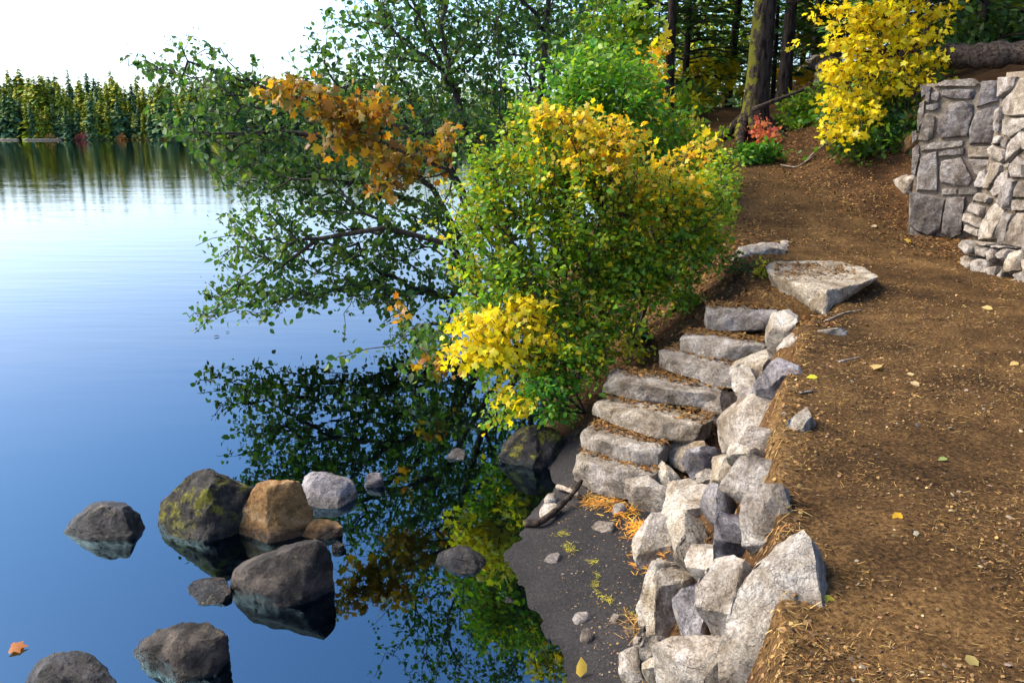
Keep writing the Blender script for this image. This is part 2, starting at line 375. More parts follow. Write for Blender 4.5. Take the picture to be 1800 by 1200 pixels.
# ------------------------------------------------------------------ stones
def stone(name, pts, mat, parent=None, res=0.05, amp=0.02, soft=2, freq=5.0, seed=0, strata=0.0, maxit=6, cuts=0, cdir=None, cdep=(.66, .93)):
    """a broken stone: hull of measured corners, finely cut, edges worn, faces roughened"""
    pts = np.asarray(pts, float); c = pts.mean(0)
    bm = bmesh.new()
    for p in pts: bm.verts.new(p - c)
    r = bmesh.ops.convex_hull(bm, input=bm.verts)
    bmesh.ops.delete(bm, geom=[v for v in bm.verts if not v.link_faces], context='VERTS')
    bmesh.ops.triangulate(bm, faces=bm.faces)
    for _ in range(maxit):
        long = [e for e in bm.edges if e.calc_length() > res]
        if not long: break
        bmesh.ops.subdivide_edges(bm, edges=long, cuts=1)
        bmesh.ops.triangulate(bm, faces=bm.faces)
    for _ in range(soft):
        bmesh.ops.smooth_vert(bm, verts=bm.verts, factor=0.5, use_axis_x=True, use_axis_y=True, use_axis_z=True)
    bmesh.ops.recalc_face_normals(bm, faces=bm.faces)
    cr = np.random.default_rng(seed + 11)
    for _ in range(cuts):                      # split faces: plane breaks that leave sharp arrises
        d = cr.normal(0, 1, 3) if cdir is None else np.asarray(cdir) + cr.normal(0, .75, 3)
        d = Vector(d / np.linalg.norm(d)); h_ = max(v.co.dot(d) for v in bm.verts) * cr.uniform(*cdep)
        for v in bm.verts:
            e_ = v.co.dot(d) - h_
            if e_ > 0: v.co -= d * e_
    bm.normal_update()
    off = Vector((seed * 3.17 + c[0], c[1] - seed * 1.7, c[2] + seed))
    new = []
    for v in bm.verts:
        q = (v.co + off) * freq
        n1 = mnoise.fractal(q * 0.45, 1.0, 2.0, 3)
        rid = 1.0 - abs(mnoise.noise(q * 0.9)) * 2.0
        n2 = mnoise.fractal(q * 2.6, 0.8, 2.0, 4)
        d = amp * (0.8 * n1 + 0.55 * rid - 0.3 + 0.7 * n2)
        if strata: d += strata * math.sin((v.co.z + off.z) * 70 + 2.5 * mnoise.noise(q * .5))
        new.append(v.co + v.normal * d)
    for v, p in zip(bm.verts, new): v.co = p
    me = bpy.data.meshes.new(name); bm.to_mesh(me); bm.free()
    me.polygons.foreach_set('use_smooth', np.ones(len(me.polygons), bool))
    me.set_sharp_from_angle(angle=math.radians(30))
    me.materials.append(M[mat])
    return link(name, me, parent, loc=c)

def inset(P, f):
    c = P.mean(0); return c + (P - c) * f
def face_stone(poly, plane_p, plane_n, depth, bulge, jit=0.3):
    """corners of a laid stone: outline on the wall face, a slightly smaller front, a tail into the core"""
    A = np.array([at_plane(u, v, plane_p, plane_n) for u, v in poly])
    b = bulge * (1 + jit * (rng.random(len(A)) - .5) * 2)
    return np.vstack([A, inset(A, 0.92) + plane_n * b[:, None], inset(A, .95) - plane_n * depth])

# -- the mortared wall on the right
nA = np.array([-0.50, -0.86, 0.07]); nA /= np.linalg.norm(nA); pA = np.array([5.60, 11.25, 3.7])
nB = np.array([-0.985, -0.17, 0.07]); nB /= np.linalg.norm(nB); pB = np.array([5.66, 9.62, 3.7])
STA_A = '''1641,151 1660,141 1715,139 1722,147 1715,152
1655,158 1662,156 1712,157 1719,165 1714,175 1670,174 1655,168
1637,164 1650,158 1652,170 1646,179 1637,175
1626,178 1627,160 1635,160 1636,172 1632,182
1628,186 1650,182 1651,190 1640,195 1628,193
1650,207 1668,183 1690,178 1713,184 1711,205 1701,241 1655,245 1646,232
1625,199 1644,205 1641,243 1628,250 1613,247 1618,225
1617,258 1640,250 1698,247 1698,256 1650,262 1618,266
1648,266 1696,261 1694,272 1649,274
1618,270 1647,266 1650,300 1648,337 1612,335 1612,310
1653,283 1690,276 1697,300 1710,315 1702,328 1655,328 1651,305
1655,332 1683,332 1682,342 1655,343
1686,333 1720,330 1718,342 1685,343
1598,337 1630,342 1650,345 1662,350 1656,380 1652,412 1632,416 1613,408 1598,395
1664,346 1696,346 1694,365 1690,412 1670,420 1655,412 1658,375
1726,142 1757,141 1756,178 1716,189 1722,165
1714,200 1722,194 1760,183 1758,215 1748,253 1704,254 1703,230 1709,215
1702,258 1745,257 1742,276 1702,276
1702,281 1742,280 1738,296 1722,312 1714,308
1616,182 1626,176 1622,215 1612,232 1612,210
1604,262 1615,252 1616,275 1608,310 1601,305
1600,398 1612,410 1630,420 1618,424 1600,412
1603,232 1611,230 1612,246 1603,254
1700,362 1712,350 1712,372 1705,398 1692,402 1694,378
1713,320 1722,318 1722,328 1712,330
1618,150 1638,153 1636,160 1620,172'''
STA_B = '''1758,136 1790,135 1785,150 1772,163 1758,173
1762,178 1785,157 1781,180 1775,204 1766,200
1793,139 1804,138 1812,145 1810,205 1778,206 1784,175
1762,211 1775,207 1805,208 1812,222 1778,243 1760,236
1753,195 1762,188 1764,200 1757,233 1750,231
1746,248 1754,239 1762,240 1761,252 1748,254
1738,262 1748,254 1768,265 1770,280 1762,286 1740,276
1765,245 1775,244 1772,262 1763,258
1776,247 1799,229 1808,250 1790,270 1772,286 1772,270
1802,233 1818,225 1818,262 1803,264
1743,286 1755,285 1763,290 1761,300 1742,333 1732,333 1738,310
1716,322 1726,301 1738,299 1734,331 1716,329
1766,290 1772,287 1780,289 1777,296 1768,295
1775,296 1793,273 1803,290 1801,312 1775,311
1762,303 1775,299 1772,320 1765,338 1750,347 1744,338
1773,314 1787,318 1780,345 1776,370 1765,368 1754,353 1766,330
1789,320 1812,316 1812,347 1781,347
1712,342 1722,338 1745,348 1740,356 1715,352
1702,362 1708,356 1731,364 1729,380 1703,370
1696,374 1703,374 1727,386 1725,400 1695,388
1695,394 1725,405 1723,416 1697,405
1750,357 1765,371 1760,386 1750,420 1724,424 1728,395 1740,370
1768,373 1783,376 1778,395 1770,431 1752,428 1758,400
1790,374 1810,372 1812,400 1801,438 1768,430 1780,395
1781,352 1814,351 1814,369 1782,371
1804,415 1820,398 1820,452 1802,446'''
STA_C = '''1690,432 1695,420 1708,435 1707,446 1692,444
1712,437 1724,431 1737,436 1736,448 1729,452 1713,446
1739,440 1752,436 1754,455 1748,462 1738,458
1757,445 1766,437 1774,440 1770,458 1758,460
1778,445 1790,440 1798,452 1796,475 1780,480 1768,475 1771,460
1690,456 1702,449 1708,462 1706,473 1692,464
1710,462 1718,455 1730,457 1733,475 1730,492 1709,476
1735,470 1752,468 1749,494 1735,490
1754,490 1762,470 1767,478 1763,502 1755,505 1750,498
1770,490 1778,487 1790,500 1797,527 1776,515 1768,504
1783,483 1798,476 1806,490 1801,503 1795,500
1799,506 1814,498 1822,540 1803,532
1800,455 1816,452 1820,490 1808,486 1802,474
1713,424 1738,427 1737,433 1714,431
1741,431 1768,433 1768,436 1742,436'''
def polys(t): return [np.array([[float(a) for a in p.split(',')] for p in l.split()]) for l in t.splitlines() if l.strip()]
wall = tag(empty('stone_wall', (5.7, 9.6, 1.6)), 'tall mortared rubble stone wall on the right above the path', 'wall')
def slab(name, corners2d, z0, z1, mat, parent, lean=None):
    n = len(corners2d); V = []
    for z in (z0, z1):
        for x, y in corners2d: V.append((x, y, z))
    V = np.array(V); f4 = [np.array([[i, (i + 1) % n, n + (i + 1) % n, n + i] for i in range(n)])]
    caps = [np.array([list(range(n))[::-1], list(range(n, 2 * n))])]
    return link(name, mesh_np(name, V, f4 + caps, M[mat], shade=False, origin=V.mean(0)), parent, loc=V.mean(0))
# mortar core, set back a little from the stone faces; the faces lean with the wall
def core(name, p, n, t0, t1, z0, z1, depth, parent):
    tdir = np.array([-n[1], n[0], 0]); tdir /= np.linalg.norm(tdir)
    nh = np.array([n[0], n[1], 0]); nh /= np.linalg.norm(nh); V = []
    for z in (z0, z1):
        lean_ = (z - p[2]) * (-n[2] / math.hypot(n[0], n[1]))
        for t, d in ((t0, .012), (t1, .012), (t1, depth), (t0, depth)):
            q = p + tdir * t + nh * (lean_ - d); V.append((q[0], q[1], z))
    V = np.array(V)
    F = np.array([[0, 1, 5, 4], [1, 2, 6, 5], [2, 3, 7, 6], [3, 0, 4, 7], [4, 5, 6, 7], [3, 2, 1, 0]])
    return link(name, mesh_np(name, V, F, M['mortar'], shade=False, origin=V.mean(0)), parent, loc=V.mean(0))
core('mortar', pA, nA, -0.02, 1.6, 1.3, 3.735, 0.7, wall)
core('mortar', pB, nB, 0.0, 7.0, 1.3, 3.765, 0.6, wall)
for i, P in enumerate(polys(STA_A)):
    big = np.ptp(P[:, 0]) * np.ptp(P[:, 1])
    stone('stone', face_stone(P, pA, nA, 0.12, 0.04 if big > 900 else 0.03), 'wall' if rng.random() < .66 else 'wallp', wall, 0.045, 0.011, 0, 7, i, cuts=2, cdir=nA * 2, cdep=(.75, .95))  # mostly the darker stone: this face's shade is put into its colour
for i, P in enumerate(polys(STA_B)):
    stone('stone', face_stone(P, pB, nB, 0.12, 0.045), 'wallp' if rng.random() < .8 else 'wall', wall, 0.045, 0.012, 0, 7, i + 40, cuts=2, cdir=nB * 2, cdep=(.7, .95))  # mostly the paler stone: light on this face is put into its colour
pC = pB + nB * 0.17
for i, P in enumerate(polys(STA_C)):
    stone('stone', face_stone(P, pC, nB, 0.22, 0.05), 'wallp', wall, 0.045, 0.014, 1, 7, i + 80, cuts=3, cdir=nB, cdep=(.7, .95))
# the wall runs on towards the viewer's right: coursed rubble beyond the last measured stone
tB = np.array([nB[1], -nB[0], 0]); tB = tB / np.linalg.norm(tB)
if tB[1] > 0: tB = -tB
k = 0
z = 1.62
while z < 3.6:
    hgt = 0.16 + 0.20 * rng.random(); s = .84 + .06 * rng.random() - (z - 1.6) * .22
    while s < 6.8:
        w = 0.18 + 0.3 * rng.random()
        q = [(s + .02, z + .02), (s + w - .02, z + .03 * rng.random()), (s + w - .01, z + hgt - .02), (s + .5 * w, z + hgt - .01), (s + .03, z + hgt - .03)]
        A = []
        for a, b in q:
            p = pB + tB * a; p[2] = b
            p = p - nB * (np.dot(p - pB, nB)); A.append(p)
        A = np.array(A)
        stone('stone', np.vstack([A, inset(A, .85) + nB * .045, inset(A, .95) - nB * .1]), 'wallp' if rng.random() < .6 else 'wall', wall, 0.09, .012, 1, 7, k); k += 1
        s += w
    z += hgt

# -- the steps
STEPS = [  # left and right end of the front top edge (sight lines), height of the tread, rise, tread depth
    ((1000, 803), (1138, 840), 0.34, 0.22, 0.42, 'step'),
    ((1014, 757), (1150, 793), 0.50, 0.15, 0.42, 'step'),
    ((1036, 706), (1212, 755), 0.66, 0.14, 0.58, 'step'),
    ((1056, 660), (1272, 693), 0.84, 0.16, 0.45, 'step'),
    ((1149, 616), (1302, 656), 1.02, 0.15, 0.44, 'step'),
    ((1191, 592), (1340, 610), 1.18, 0.14, 0.46, 'step'),
    ((1245, 546), (1372, 550), 1.40, 0.17, 0.5, 'step')]
stair = tag(empty('stone_stairway', (0.9, 6.4, 0.1)), 'flight of rough stone steps rising from the beach to the path', 'steps')
for i, (l, r, zz, rise, dep, mt) in enumerate(STEPS):
    A, B = at_z(*l, zz), at_z(*r, zz); e = B - A; L = np.linalg.norm(e); e /= L
    bk = np.array([-e[1], e[0], 0.0]);
    pts = []
    for t in (0.0, .25, .5, .75, 1.0):
        j = rng.normal(0, .018, 6)
        end = 0.03 if t in (0., 1.) else 0
        p = A + e * L * t
        pts += [p + bk * (j[0] + end * 2) + [0, 0, -.025 + j[1] * .3 - end], p + bk * (.035 + j[2] * .3 + end) + [0, 0, j[3] * .4 - end * .6],
                p + bk * (dep * .72 + j[4]) + [0, 0, -.02 + j[5] * .3],
                p + bk * (-.015 + j[1] + end * 2.5) + [0, 0, -rise * (.95 + .3 * rng.random())], p + bk * (dep * .6 + j[2]) + [0, 0, -rise - .03]]
    stone('step', pts, mt, stair, 0.036, 0.012, 0, 5.5, i + 200, cuts=5, cdir=(-.3, -.6, .4), cdep=(.8, .97))

# -- rocks measured by outline and lying into a slope / resting on a level
def slope_rock(name, outline, ridges, mat, parent=None, depth=0.25, lift=0.03, res=0.05, amp=0.02, seed=0, soft=2, **kw):
    P = np.array([hit(u, v) for u, v in outline])
    c = P.mean(0)
    # keep corners of one stone at a plausible spread of depth
    nrm = np.array([-0.62, -0.28, 0.73]) + np.random.default_rng(seed).normal(0, .20, 3); nrm /= np.linalg.norm(nrm)
    P = np.array([at_plane(u, v, c, nrm) for u, v in outline])
    if outline[:, 0].mean() > 1335 and outline[:, 1].mean() < 630: nrm = np.array([-.25, -.35, .9]); nrm /= np.linalg.norm(nrm); lift += .05
    P = inset(np.array([at_plane(u, v, c, nrm) for u, v in outline]), 1.1)
    lift += .02 + .06 * np.random.default_rng(seed + 5).random()
    fr = [P + nrm * lift, inset(P, .74) + nrm * (lift + .10), inset(P, .85) - nrm * depth]
    if ridges: fr.append(np.array([at_plane(u, v, c + nrm * (lift + h), nrm) for u, v, h in ridges]))
    return stone(name, np.vstack(fr), mat, parent, res, amp, soft, 5, seed, cuts=9, cdir=nrm * .55 + np.array([-.2, -.35, 0]), cdep=(.45, .9), **kw)
def stand_rock(name, outline, base, z, mat, thick=0.6, sub=0.3, parent=None, res=0.036, amp=0.025, seed=0, soft=2, ridge=(), off=0.0, **kw):
    """a boulder resting at level z: silhouette measured, real thickness front to back"""
    g = at_z(base[0], base[1], z); o_ = np.asarray(outline); yc = g[1] + np.ptp(o_[:, 0]) / FP * g[1] * thick * .5 * .8
    P = inset(np.array([at_y(u, v, yc) for u, v in outline]), 1.03)
    P[:, 2] = np.maximum(P[:, 2], z - .02)
    c = P.mean(0); wdt = np.ptp(P[:, 0]); d = wdt * thick * 0.5
    away = np.array([c[0], c[1], 0]); away /= np.linalg.norm(away)
    lo = P.copy(); lo[:, 2] = z - sub; lo = inset(lo, .9); lo[:, 2] = z - sub
    f = inset(P, .68) - away * d; f[:, 2] = z + (f[:, 2] - z) * .55
    b = inset(P, .75) + away * d; b[:, 2] = z + (b[:, 2] - z) * .9
    f2 = f.copy(); f2[:, 2] = z - sub
    pts = [P, f, b, lo, f2]
    if len(ridge): pts.append(np.array([at_y(u, v, yc - k_ * d) for u, v, k_ in ridge]))
    return stone(name, np.vstack(pts), mat, parent, res, amp, soft, 4.5, seed, cuts=10, cdir=(0, -.8, .1), cdep=(.62, .94), **kw)

rw = tag(empty('retaining_wall', (1.3, 4.5, 0.1)), 'sloping dry-laid wall of pale boulders holding up the path', 'wall')
RW = [
 ('1268,1215 1266,1170 1290,1100 1340,1030 1375,985 1420,953 1436,975 1442,1010 1452,1080 1428,1128 1362,1135 1320,1218', ((1383,982,.05),(1396,1062,.10),(1366,1122,.10),(1345,1190,.08)), 'pale', .03),
 ('1305,987 1314,930 1320,882 1340,856 1380,857 1402,880 1410,930 1402,968 1380,985 1345,996', ((1319,936,.07),(1330,880,.06)), 'step', .05),
 ('1264,967 1269,922 1282,903 1300,920 1318,936 1311,985 1276,987', ((1290,944,.07),(1275,950,.05)), 'lilac', .05),
 ('1284,860 1290,835 1310,814 1332,820 1372,818 1390,838 1376,860 1340,862 1318,886 1298,886', ((1312,828,.05),), 'step', .05),
 ('1295,822 1303,796 1330,803 1370,810 1376,822 1312,820', (), 'pale', .03),
 ('1298,795 1318,762 1360,768 1398,798 1375,814 1312,803', (), 'step', .0),
 ('1253,850 1262,808 1281,778 1303,772 1302,800 1287,850 1282,888 1260,872', ((1280,800,.05),), 'pale', .04),
 ('1178,922 1190,868 1212,848 1236,840 1257,850 1252,900 1232,952 1200,962 1184,948', ((1225,870,.06),(1205,930,.05)), 'pale', .04),
 ('1240,902 1264,868 1287,873 1285,906 1272,928 1250,917', ((1262,890,.05),), 'lilac', .05),
 ('1146,942 1164,912 1192,903 1197,940 1182,992 1156,1034 1145,1002', ((1170,940,.05),), 'pale', .03),
 ('1183,942 1204,926 1241,934 1247,950 1227,987 1190,993 1178,982', ((1215,945,.05),), 'pale', .05),
 ('1218,1002 1243,953 1264,948 1264,1002 1251,1028 1223,1022', ((1245,980,.05),), 'pale', .04),
 ('1130,1082 1148,1030 1164,998 1197,993 1182,1032 1152,1072 1146,1102 1133,1112', ((1165,1020,.05),), 'pale', .03),
 ('1148,1072 1174,1040 1205,998 1218,1010 1183,1067 1182,1122 1143,1127 1138,1102', ((1165,1080,.06),), 'pale', .04),
 ('1178,1072 1215,1053 1241,1028 1252,1060 1250,1102 1216,1122 1201,1147 1186,1142', ((1229,1060,.07),(1211,1114,.06)), 'lilac', .07),
 ('1250,1062 1261,990 1292,983 1334,1010 1312,1042 1283,1102 1267,1152 1248,1132 1248,1090', ((1285,1030,.04),), 'pale', .02),
 ('1178,1214 1198,1150 1225,1128 1257,1118 1267,1152 1252,1182 1250,1214', ((1228,1145,.06),), 'pale', .05),
 ('1092,1214 1106,1144 1130,1138 1150,1165 1132,1214', ((1125,1160,.05),), 'step', .04),
 ('1118,1214 1148,1180 1190,1153 1198,1165 1182,1214', ((1170,1180,.04),), 'pale', .02),
 ('1138,1127 1182,1122 1193,1152 1150,1167 1126,1152', (), 'step', .0),
 ('1248,1182 1270,1150 1274,1214 1243,1214', (), 'step', .0),
 ('1328,692 1350,640 1380,624 1413,650 1422,692 1407,712 1370,706 1352,720 1337,706', ((1370,655,.07),(1397,680,.05),(1360,690,.06)), 'lilac', .06),
 ('1293,682 1299,655 1335,619 1367,617 1352,640 1332,662 1311,682', ((1330,640,.05),), 'pale', .05),
 ('1296,722 1299,680 1312,667 1332,675 1337,702 1311,724', ((1316,690,.05),), 'pale', .05),
 ('1308,724 1325,694 1342,700 1352,722 1330,726', (), 'wall', .02),
 ('1258,762 1280,733 1300,720 1370,713 1402,703 1424,720 1388,757 1330,762 1300,782 1262,797 1248,786', ((1300,745,.06),(1380,722,.07)), 'pale', .05),
 ('1226,747 1239,730 1290,689 1300,695 1292,727 1256,759 1234,757', ((1265,712,.06),(1240,740,.05)), 'step', .06),
 ('1156,794 1174,785 1240,781 1247,800 1231,822 1205,830 1163,810', ((1200,800,.05),), 'pale', .05),
 ('1153,824 1164,817 1207,850 1191,867 1186,880 1158,857', ((1175,838,.04),), 'pale', .04),
 ('1208,822 1225,807 1267,799 1264,832 1236,844 1214,840', ((1240,815,.05),), 'lilac', .05),
 ('1103,857 1115,848 1141,870 1182,880 1182,907 1150,912 1107,883', ((1138,878,.05),(1155,890,.05)), 'step', .06),
 ('1345,577 1375,556 1402,576 1402,600 1365,617 1345,602', ((1378,575,.06),), 'pale', .06),
 ('1364,607 1395,588 1482,590 1488,601 1420,624 1370,620', ((1400,598,.05),), 'pale', .05),
 ('1200,962 1232,950 1222,1000 1196,1000', (), 'step', .0), ('1262,1000 1268,985 1300,990 1280,1010', (), 'step', .0),
 ('1232,842 1256,832 1258,852 1240,870 1228,860', (), 'step', .02), ('1385,760 1420,720 1428,740 1405,790', (), 'pale', -.02),
]
for i, (o, rd, mt, lf) in enumerate(RW):
    slope_rock('stone', polys(o)[0], rd, mt, rw, depth=0.22, lift=lf, seed=i + 300, amp=0.010, res=0.032, soft=0, strata=0.0)
# the wall runs on below the picture's edge towards the viewer
for i, (x, y) in enumerate([(0.95, 2.2), (.75, 2.5), (.55, 2.8), (.75, 1.7), (.5, 2.0), (.3, 2.5), (.5, 1.2), (.25, 1.6), (.95, 2.75), (.62, 3.3), (.9, 3.1), (.55, 3.6)]):
    if y > 1.28 * (H - tz(x, y)) - .42: continue
    c = np.array([x, y, tz(x, y)]); pts = rng.normal(0, 1, (22, 3)); pts /= np.linalg.norm(pts, axis=1)[:, None]
    stone('stone', c + pts * [.24, .3, .2], 'pale', rw, .06, .02, 1, 5, i + 360)

# head of the stair: loose slabs at the path's edge
tag(stone('slab_rock', np.vstack([np.array([at_z(u, v, 1.66) for u, v in ((1345,468),(1362,460),(1470,459),(1520,470),(1543,487),(1512,499),(1455,507),(1440,505),(1380,494),(1352,480))]),
        np.array([at_z(u, v, 1.40) for u, v in ((1362,516),(1380,532),(1450,556),(1462,548),(1500,522),(1530,500))]), [at_z(1360, 470, 1.3) + [0, .1, 0], at_z(1520, 478, 1.35)]]), 'pale', None, .05, .02, 2, 4, 401),
    'large flat-topped pale slab at the head of the stone steps', 'rock')
tag(stone('slab_rock', np.vstack([np.array([at_z(u, v, zz_) for u, v, zz_ in ((1275,450,1.56),(1300,434,1.68),(1340,432,1.70),(1385,422,1.70),(1405,430,1.62),(1372,446,1.66),(1335,462,1.60),(1300,462,1.58))]),
        np.array([at_z(u, v, 1.40) for u, v in ((1278,470),(1330,482),(1370,470),(1400,448))])]), 'pale', None, .045, .028, 1, 5, 402, cuts=6, cdir=(-.3, -.5, .4), cdep=(.6, .95)),
    'low pale rock half sunk in soil behind the large slab', 'rock')
tag(stone('slab_rock', np.vstack([np.array([at_z(u, v, 0.95) for u, v in ((1100,592),(1130,575),(1142,582),(1120,600))]), np.array([at_z(u, v, 0.8) for u, v in ((1098,600),(1118,612),(1140,596))])]), 'brown', None, .05, .015, 2, 4, 403),
    'small brown rock under the bush left of the upper steps', 'rock')

# boulders in the lake
def lake_rock(name, outline, mat, thick, sub, amp, seed, ridge):
    """waterline footprint and skyline measured separately, so the stone leans back from its toe"""
    o_ = np.asarray(outline); iL, iR = o_[:, 0].argmin(), o_[:, 0].argmax()
    ln = o_[iL, 1] + (o_[:, 0] - o_[iL, 0]) / max(o_[iR, 0] - o_[iL, 0], 1) * (o_[iR, 1] - o_[iL, 1])
    low = (o_[:, 1] > ln + 2) | (o_[:, 1] >= o_[:, 1].max() - 4); F = np.array([at_z(u, v, 0.0) for u, v in o_[low]])
    gL, gR = at_z(*o_[iL], 0.0), at_z(*o_[iR], 0.0); y0 = F[:, 1].min(); wd = abs(gR[0] - gL[0])
    yc = min(max(.5 * (gL[1] + gR[1]), y0 + .2 * wd), y0 + .45 * wd * max(thick, .8))
    U = np.array([at_y(u, v, yc) for u, v in o_[~low]]); U[:, 2] = np.maximum(U[:, 2], .0)
    away = np.array([U[:, 0].mean(), yc, 0]); away /= np.linalg.norm(away); dp = wd * thick * .5
    B_ = inset(U, .8) + away * dp; B_[:, 2] *= .8
    foot = np.vstack([F, U * [1, 1, 0], B_ * [1, 1, 0]]); foot = inset(foot, 1.02); foot[:, 2] = -sub
    pts = [F, U, B_, foot]
    if len(ridge): pts.append(np.array([at_y(u, v, y0 + (yc - y0) * (1 - k_ * .75)) for u, v, k_ in ridge]))
    return stone(name, np.vstack(pts), mat, None, .034, amp, 1, 4.5, seed, cuts=6, cdir=(0, -.5, .45), cdep=(.78, .97))
WB = [
 ('110,937 135,910 155,893 180,886 235,893 258,918 260,938 225,950 150,952', (185, 957), 'dark', .75, .022, (), 'low dark boulder standing alone leftmost in the water', 411),
 ('272,905 292,878 332,834 370,822 415,845 447,858 437,890 412,940 360,955 292,940', (350, 957), 'mossy', .8, .03, ((365,850,.5),), 'dark boulder with yellow-green moss in the lake', 412),
 ('404,940 425,900 452,850 490,830 525,845 549,900 532,942 470,955', (470, 955), 'tan', .7, .022, ((470,860,.6),), 'pointed orange-tan boulder beside the mossy boulder', 413),
 ('522,850 540,833 585,838 622,852 629,875 600,893 545,893', (580, 895), 'lilac', .7, .025, (), 'lilac-grey boulder behind the pointed tan boulder', 414),
 ('526,945 550,914 600,920 606,938 562,950', (565, 950), 'tan', .7, .02, (), 'small tan rock at the foot of the pointed tan boulder', 415),
 ('402,1012 450,985 540,952 570,950 583,975 581,1018 515,1072 440,1052 413,1035', (500, 1075), 'brown', .55, .018, ((440,1005,1.0),(545,960,.4)), 'wedge-shaped grey-brown boulder sloping up to the right in the lake', 416),
 ('225,1160 260,1128 330,1106 380,1098 400,1115 403,1145 382,1190 300,1200 240,1180', (310, 1200), 'brown', .6, .025, ((330,1120,.6),), 'ridged purple-brown boulder nearest the bottom edge of the lake', 417),
 ('45,1205 80,1172 130,1160 180,1183 207,1202 207,1225 45,1225', (125, 1225), 'dark', .7, .03, (), 'black boulder cut off by the bottom left of the picture', 418),
 ('762,988 800,968 830,970 859,995 842,1008 795,1010', (815, 1008), 'dark', .7, .02, (), 'small dark rock alone in the shallows off the beach', 419),
 ('637,858 645,835 670,828 677,855', (657, 860), 'lilac', .8, .015, (), 'small pale rock right of the lilac-grey boulder', 420),
 ('780,806 800,787 818,795 814,808', (797, 808), 'lilac', .8, .012, (), 'small pale rock in the water below the yellow leaves', 421),
 ('877,792 910,755 950,746 985,760 992,800 955,828 897,815', (940, 828), 'mossy', .8, .03, ((935,765,.5),), 'dark mossy rock at the water beside the lowest step', 422),
 ('583,957 603,950 607,965 588,972', (596, 972), 'brown', .8, .01, (), 'little brown rock behind the wedge-shaped boulder', 423),
 ('792,1057 805,1052 820,1056 818,1060 794,1061', (806, 1061), 'dark', .6, .006, (), 'tiny dark stone just breaking the surface off the beach', 424),
 ('876,1054 890,1048 915,1054 912,1059 880,1060', (896, 1060), 'dark', .5, .006, (), 'flat dark stone just breaking the surface near the beach edge', 425),
 ('326,1050 360,1036 405,1033 412,1050 390,1062 340,1064', (370, 1066), 'brown', 1.2, .02, (), 'flat grey rock barely above water left of the wedge-shaped boulder', 426),
]
for o, b, mt, th, am, rd, lab, sd_ in WB:
    tag(lake_rock('boulder', polys(o)[0], mt, th, 0.25, am * .8, sd_, rd), lab, 'rock')

# stones lying on the beach
BS = [
 ('948,898 955,888 978,886 985,896 975,908 955,910', 'pale', 'white stone on the black sand beside the mossy stick'),
 ('956,876 964,868 976,868 980,878 968,884', 'pale', 'small white stone behind the larger white stone on the beach'),
 ('1074,900 1080,886 1096,884 1103,896 1092,908', 'step', 'tan stone at the edge of the orange needles on the beach'),
 ('1040,926 1055,916 1078,918 1082,928 1060,936 1045,935', 'wall', 'grey stone lying flat mid-beach below the sticks'),
 ('956,984 965,977 985,976 990,982 975,990 958,989', 'wall', 'small grey stone half buried near the water line'),
 ('1005,1094 1015,1078 1032,1077 1042,1086 1030,1094', 'wall', 'grey wedge stone low on the beach'),
 ('1065,1088 1075,1081 1092,1081 1098,1088 1085,1094', 'wall', 'low stone at the foot of the boulder wall'),
 ('1018,1118 1022,1105 1036,1104 1048,1112 1045,1126 1028,1130', 'wall', 'mottled stone lowest on the beach'),
 ('1098,1106 1106,1099 1118,1100 1118,1109 1104,1112', 'wall', 'little round stone against the boulder wall'),
 ('1110,1124 1118,1116 1132,1117 1134,1126 1120,1130', 'pale', 'little pale stone beside the round one at the wall foot'),
 ('1108,915 1114,909 1124,910 1124,918 1114,920', 'wall', 'dark pebble behind the orange needles'),
]
for i, (o, mt, lab) in enumerate(BS):
    P = polys(o)[0]; b = (P[:, 0].mean(), P[:, 1].max()); g = hit(*b)
    tag(stand_rock('beach_stone', P, b, g[2], mt, .8, .04, amp=.008, seed=450 + i, res=.02, off=.03), lab, 'stone', 'stones on the beach')
# bank rocks on the forest slope
FR = [('1403,120 1425,98 1475,84 1480,100 1440,122 1412,128', 19.5, 'wallp', 'long grey rock on the slope beside the yellow maple'),
      ('1436,140 1440,108 1462,98 1480,104 1470,128', 18.5, 'pale', 'white rock under the yellow maple leaves'),
      ('1583,258 1590,236 1607,232 1611,250 1600,262', 11.9, 'tan', 'orange-brown rock beside the end of the stone wall'),
      ('1580,328 1582,310 1598,304 1602,322 1592,334', 11.2, 'wallp', 'pale rock at the foot of the stone wall')]
for i, (o, y, mt, lab) in enumerate(FR):
    pl = polys(o)[0]; y = float(np.clip(hit(pl[:, 0].mean(), pl[:, 1].max(), 6, 60)[1], y * .75, y * 1.3))
    P = np.array([at_y(u, v, y) for u, v in pl])
    stn = stone('rock', np.vstack([P, inset(P, .8) - [0, .25, 0], inset(P, .85) + [0, .4, -.1], inset(P, .9) - [0, 0, .25]]), mt, None, .08, .03, 2, 3, 480 + i)
    tag(stn, lab, 'rock')

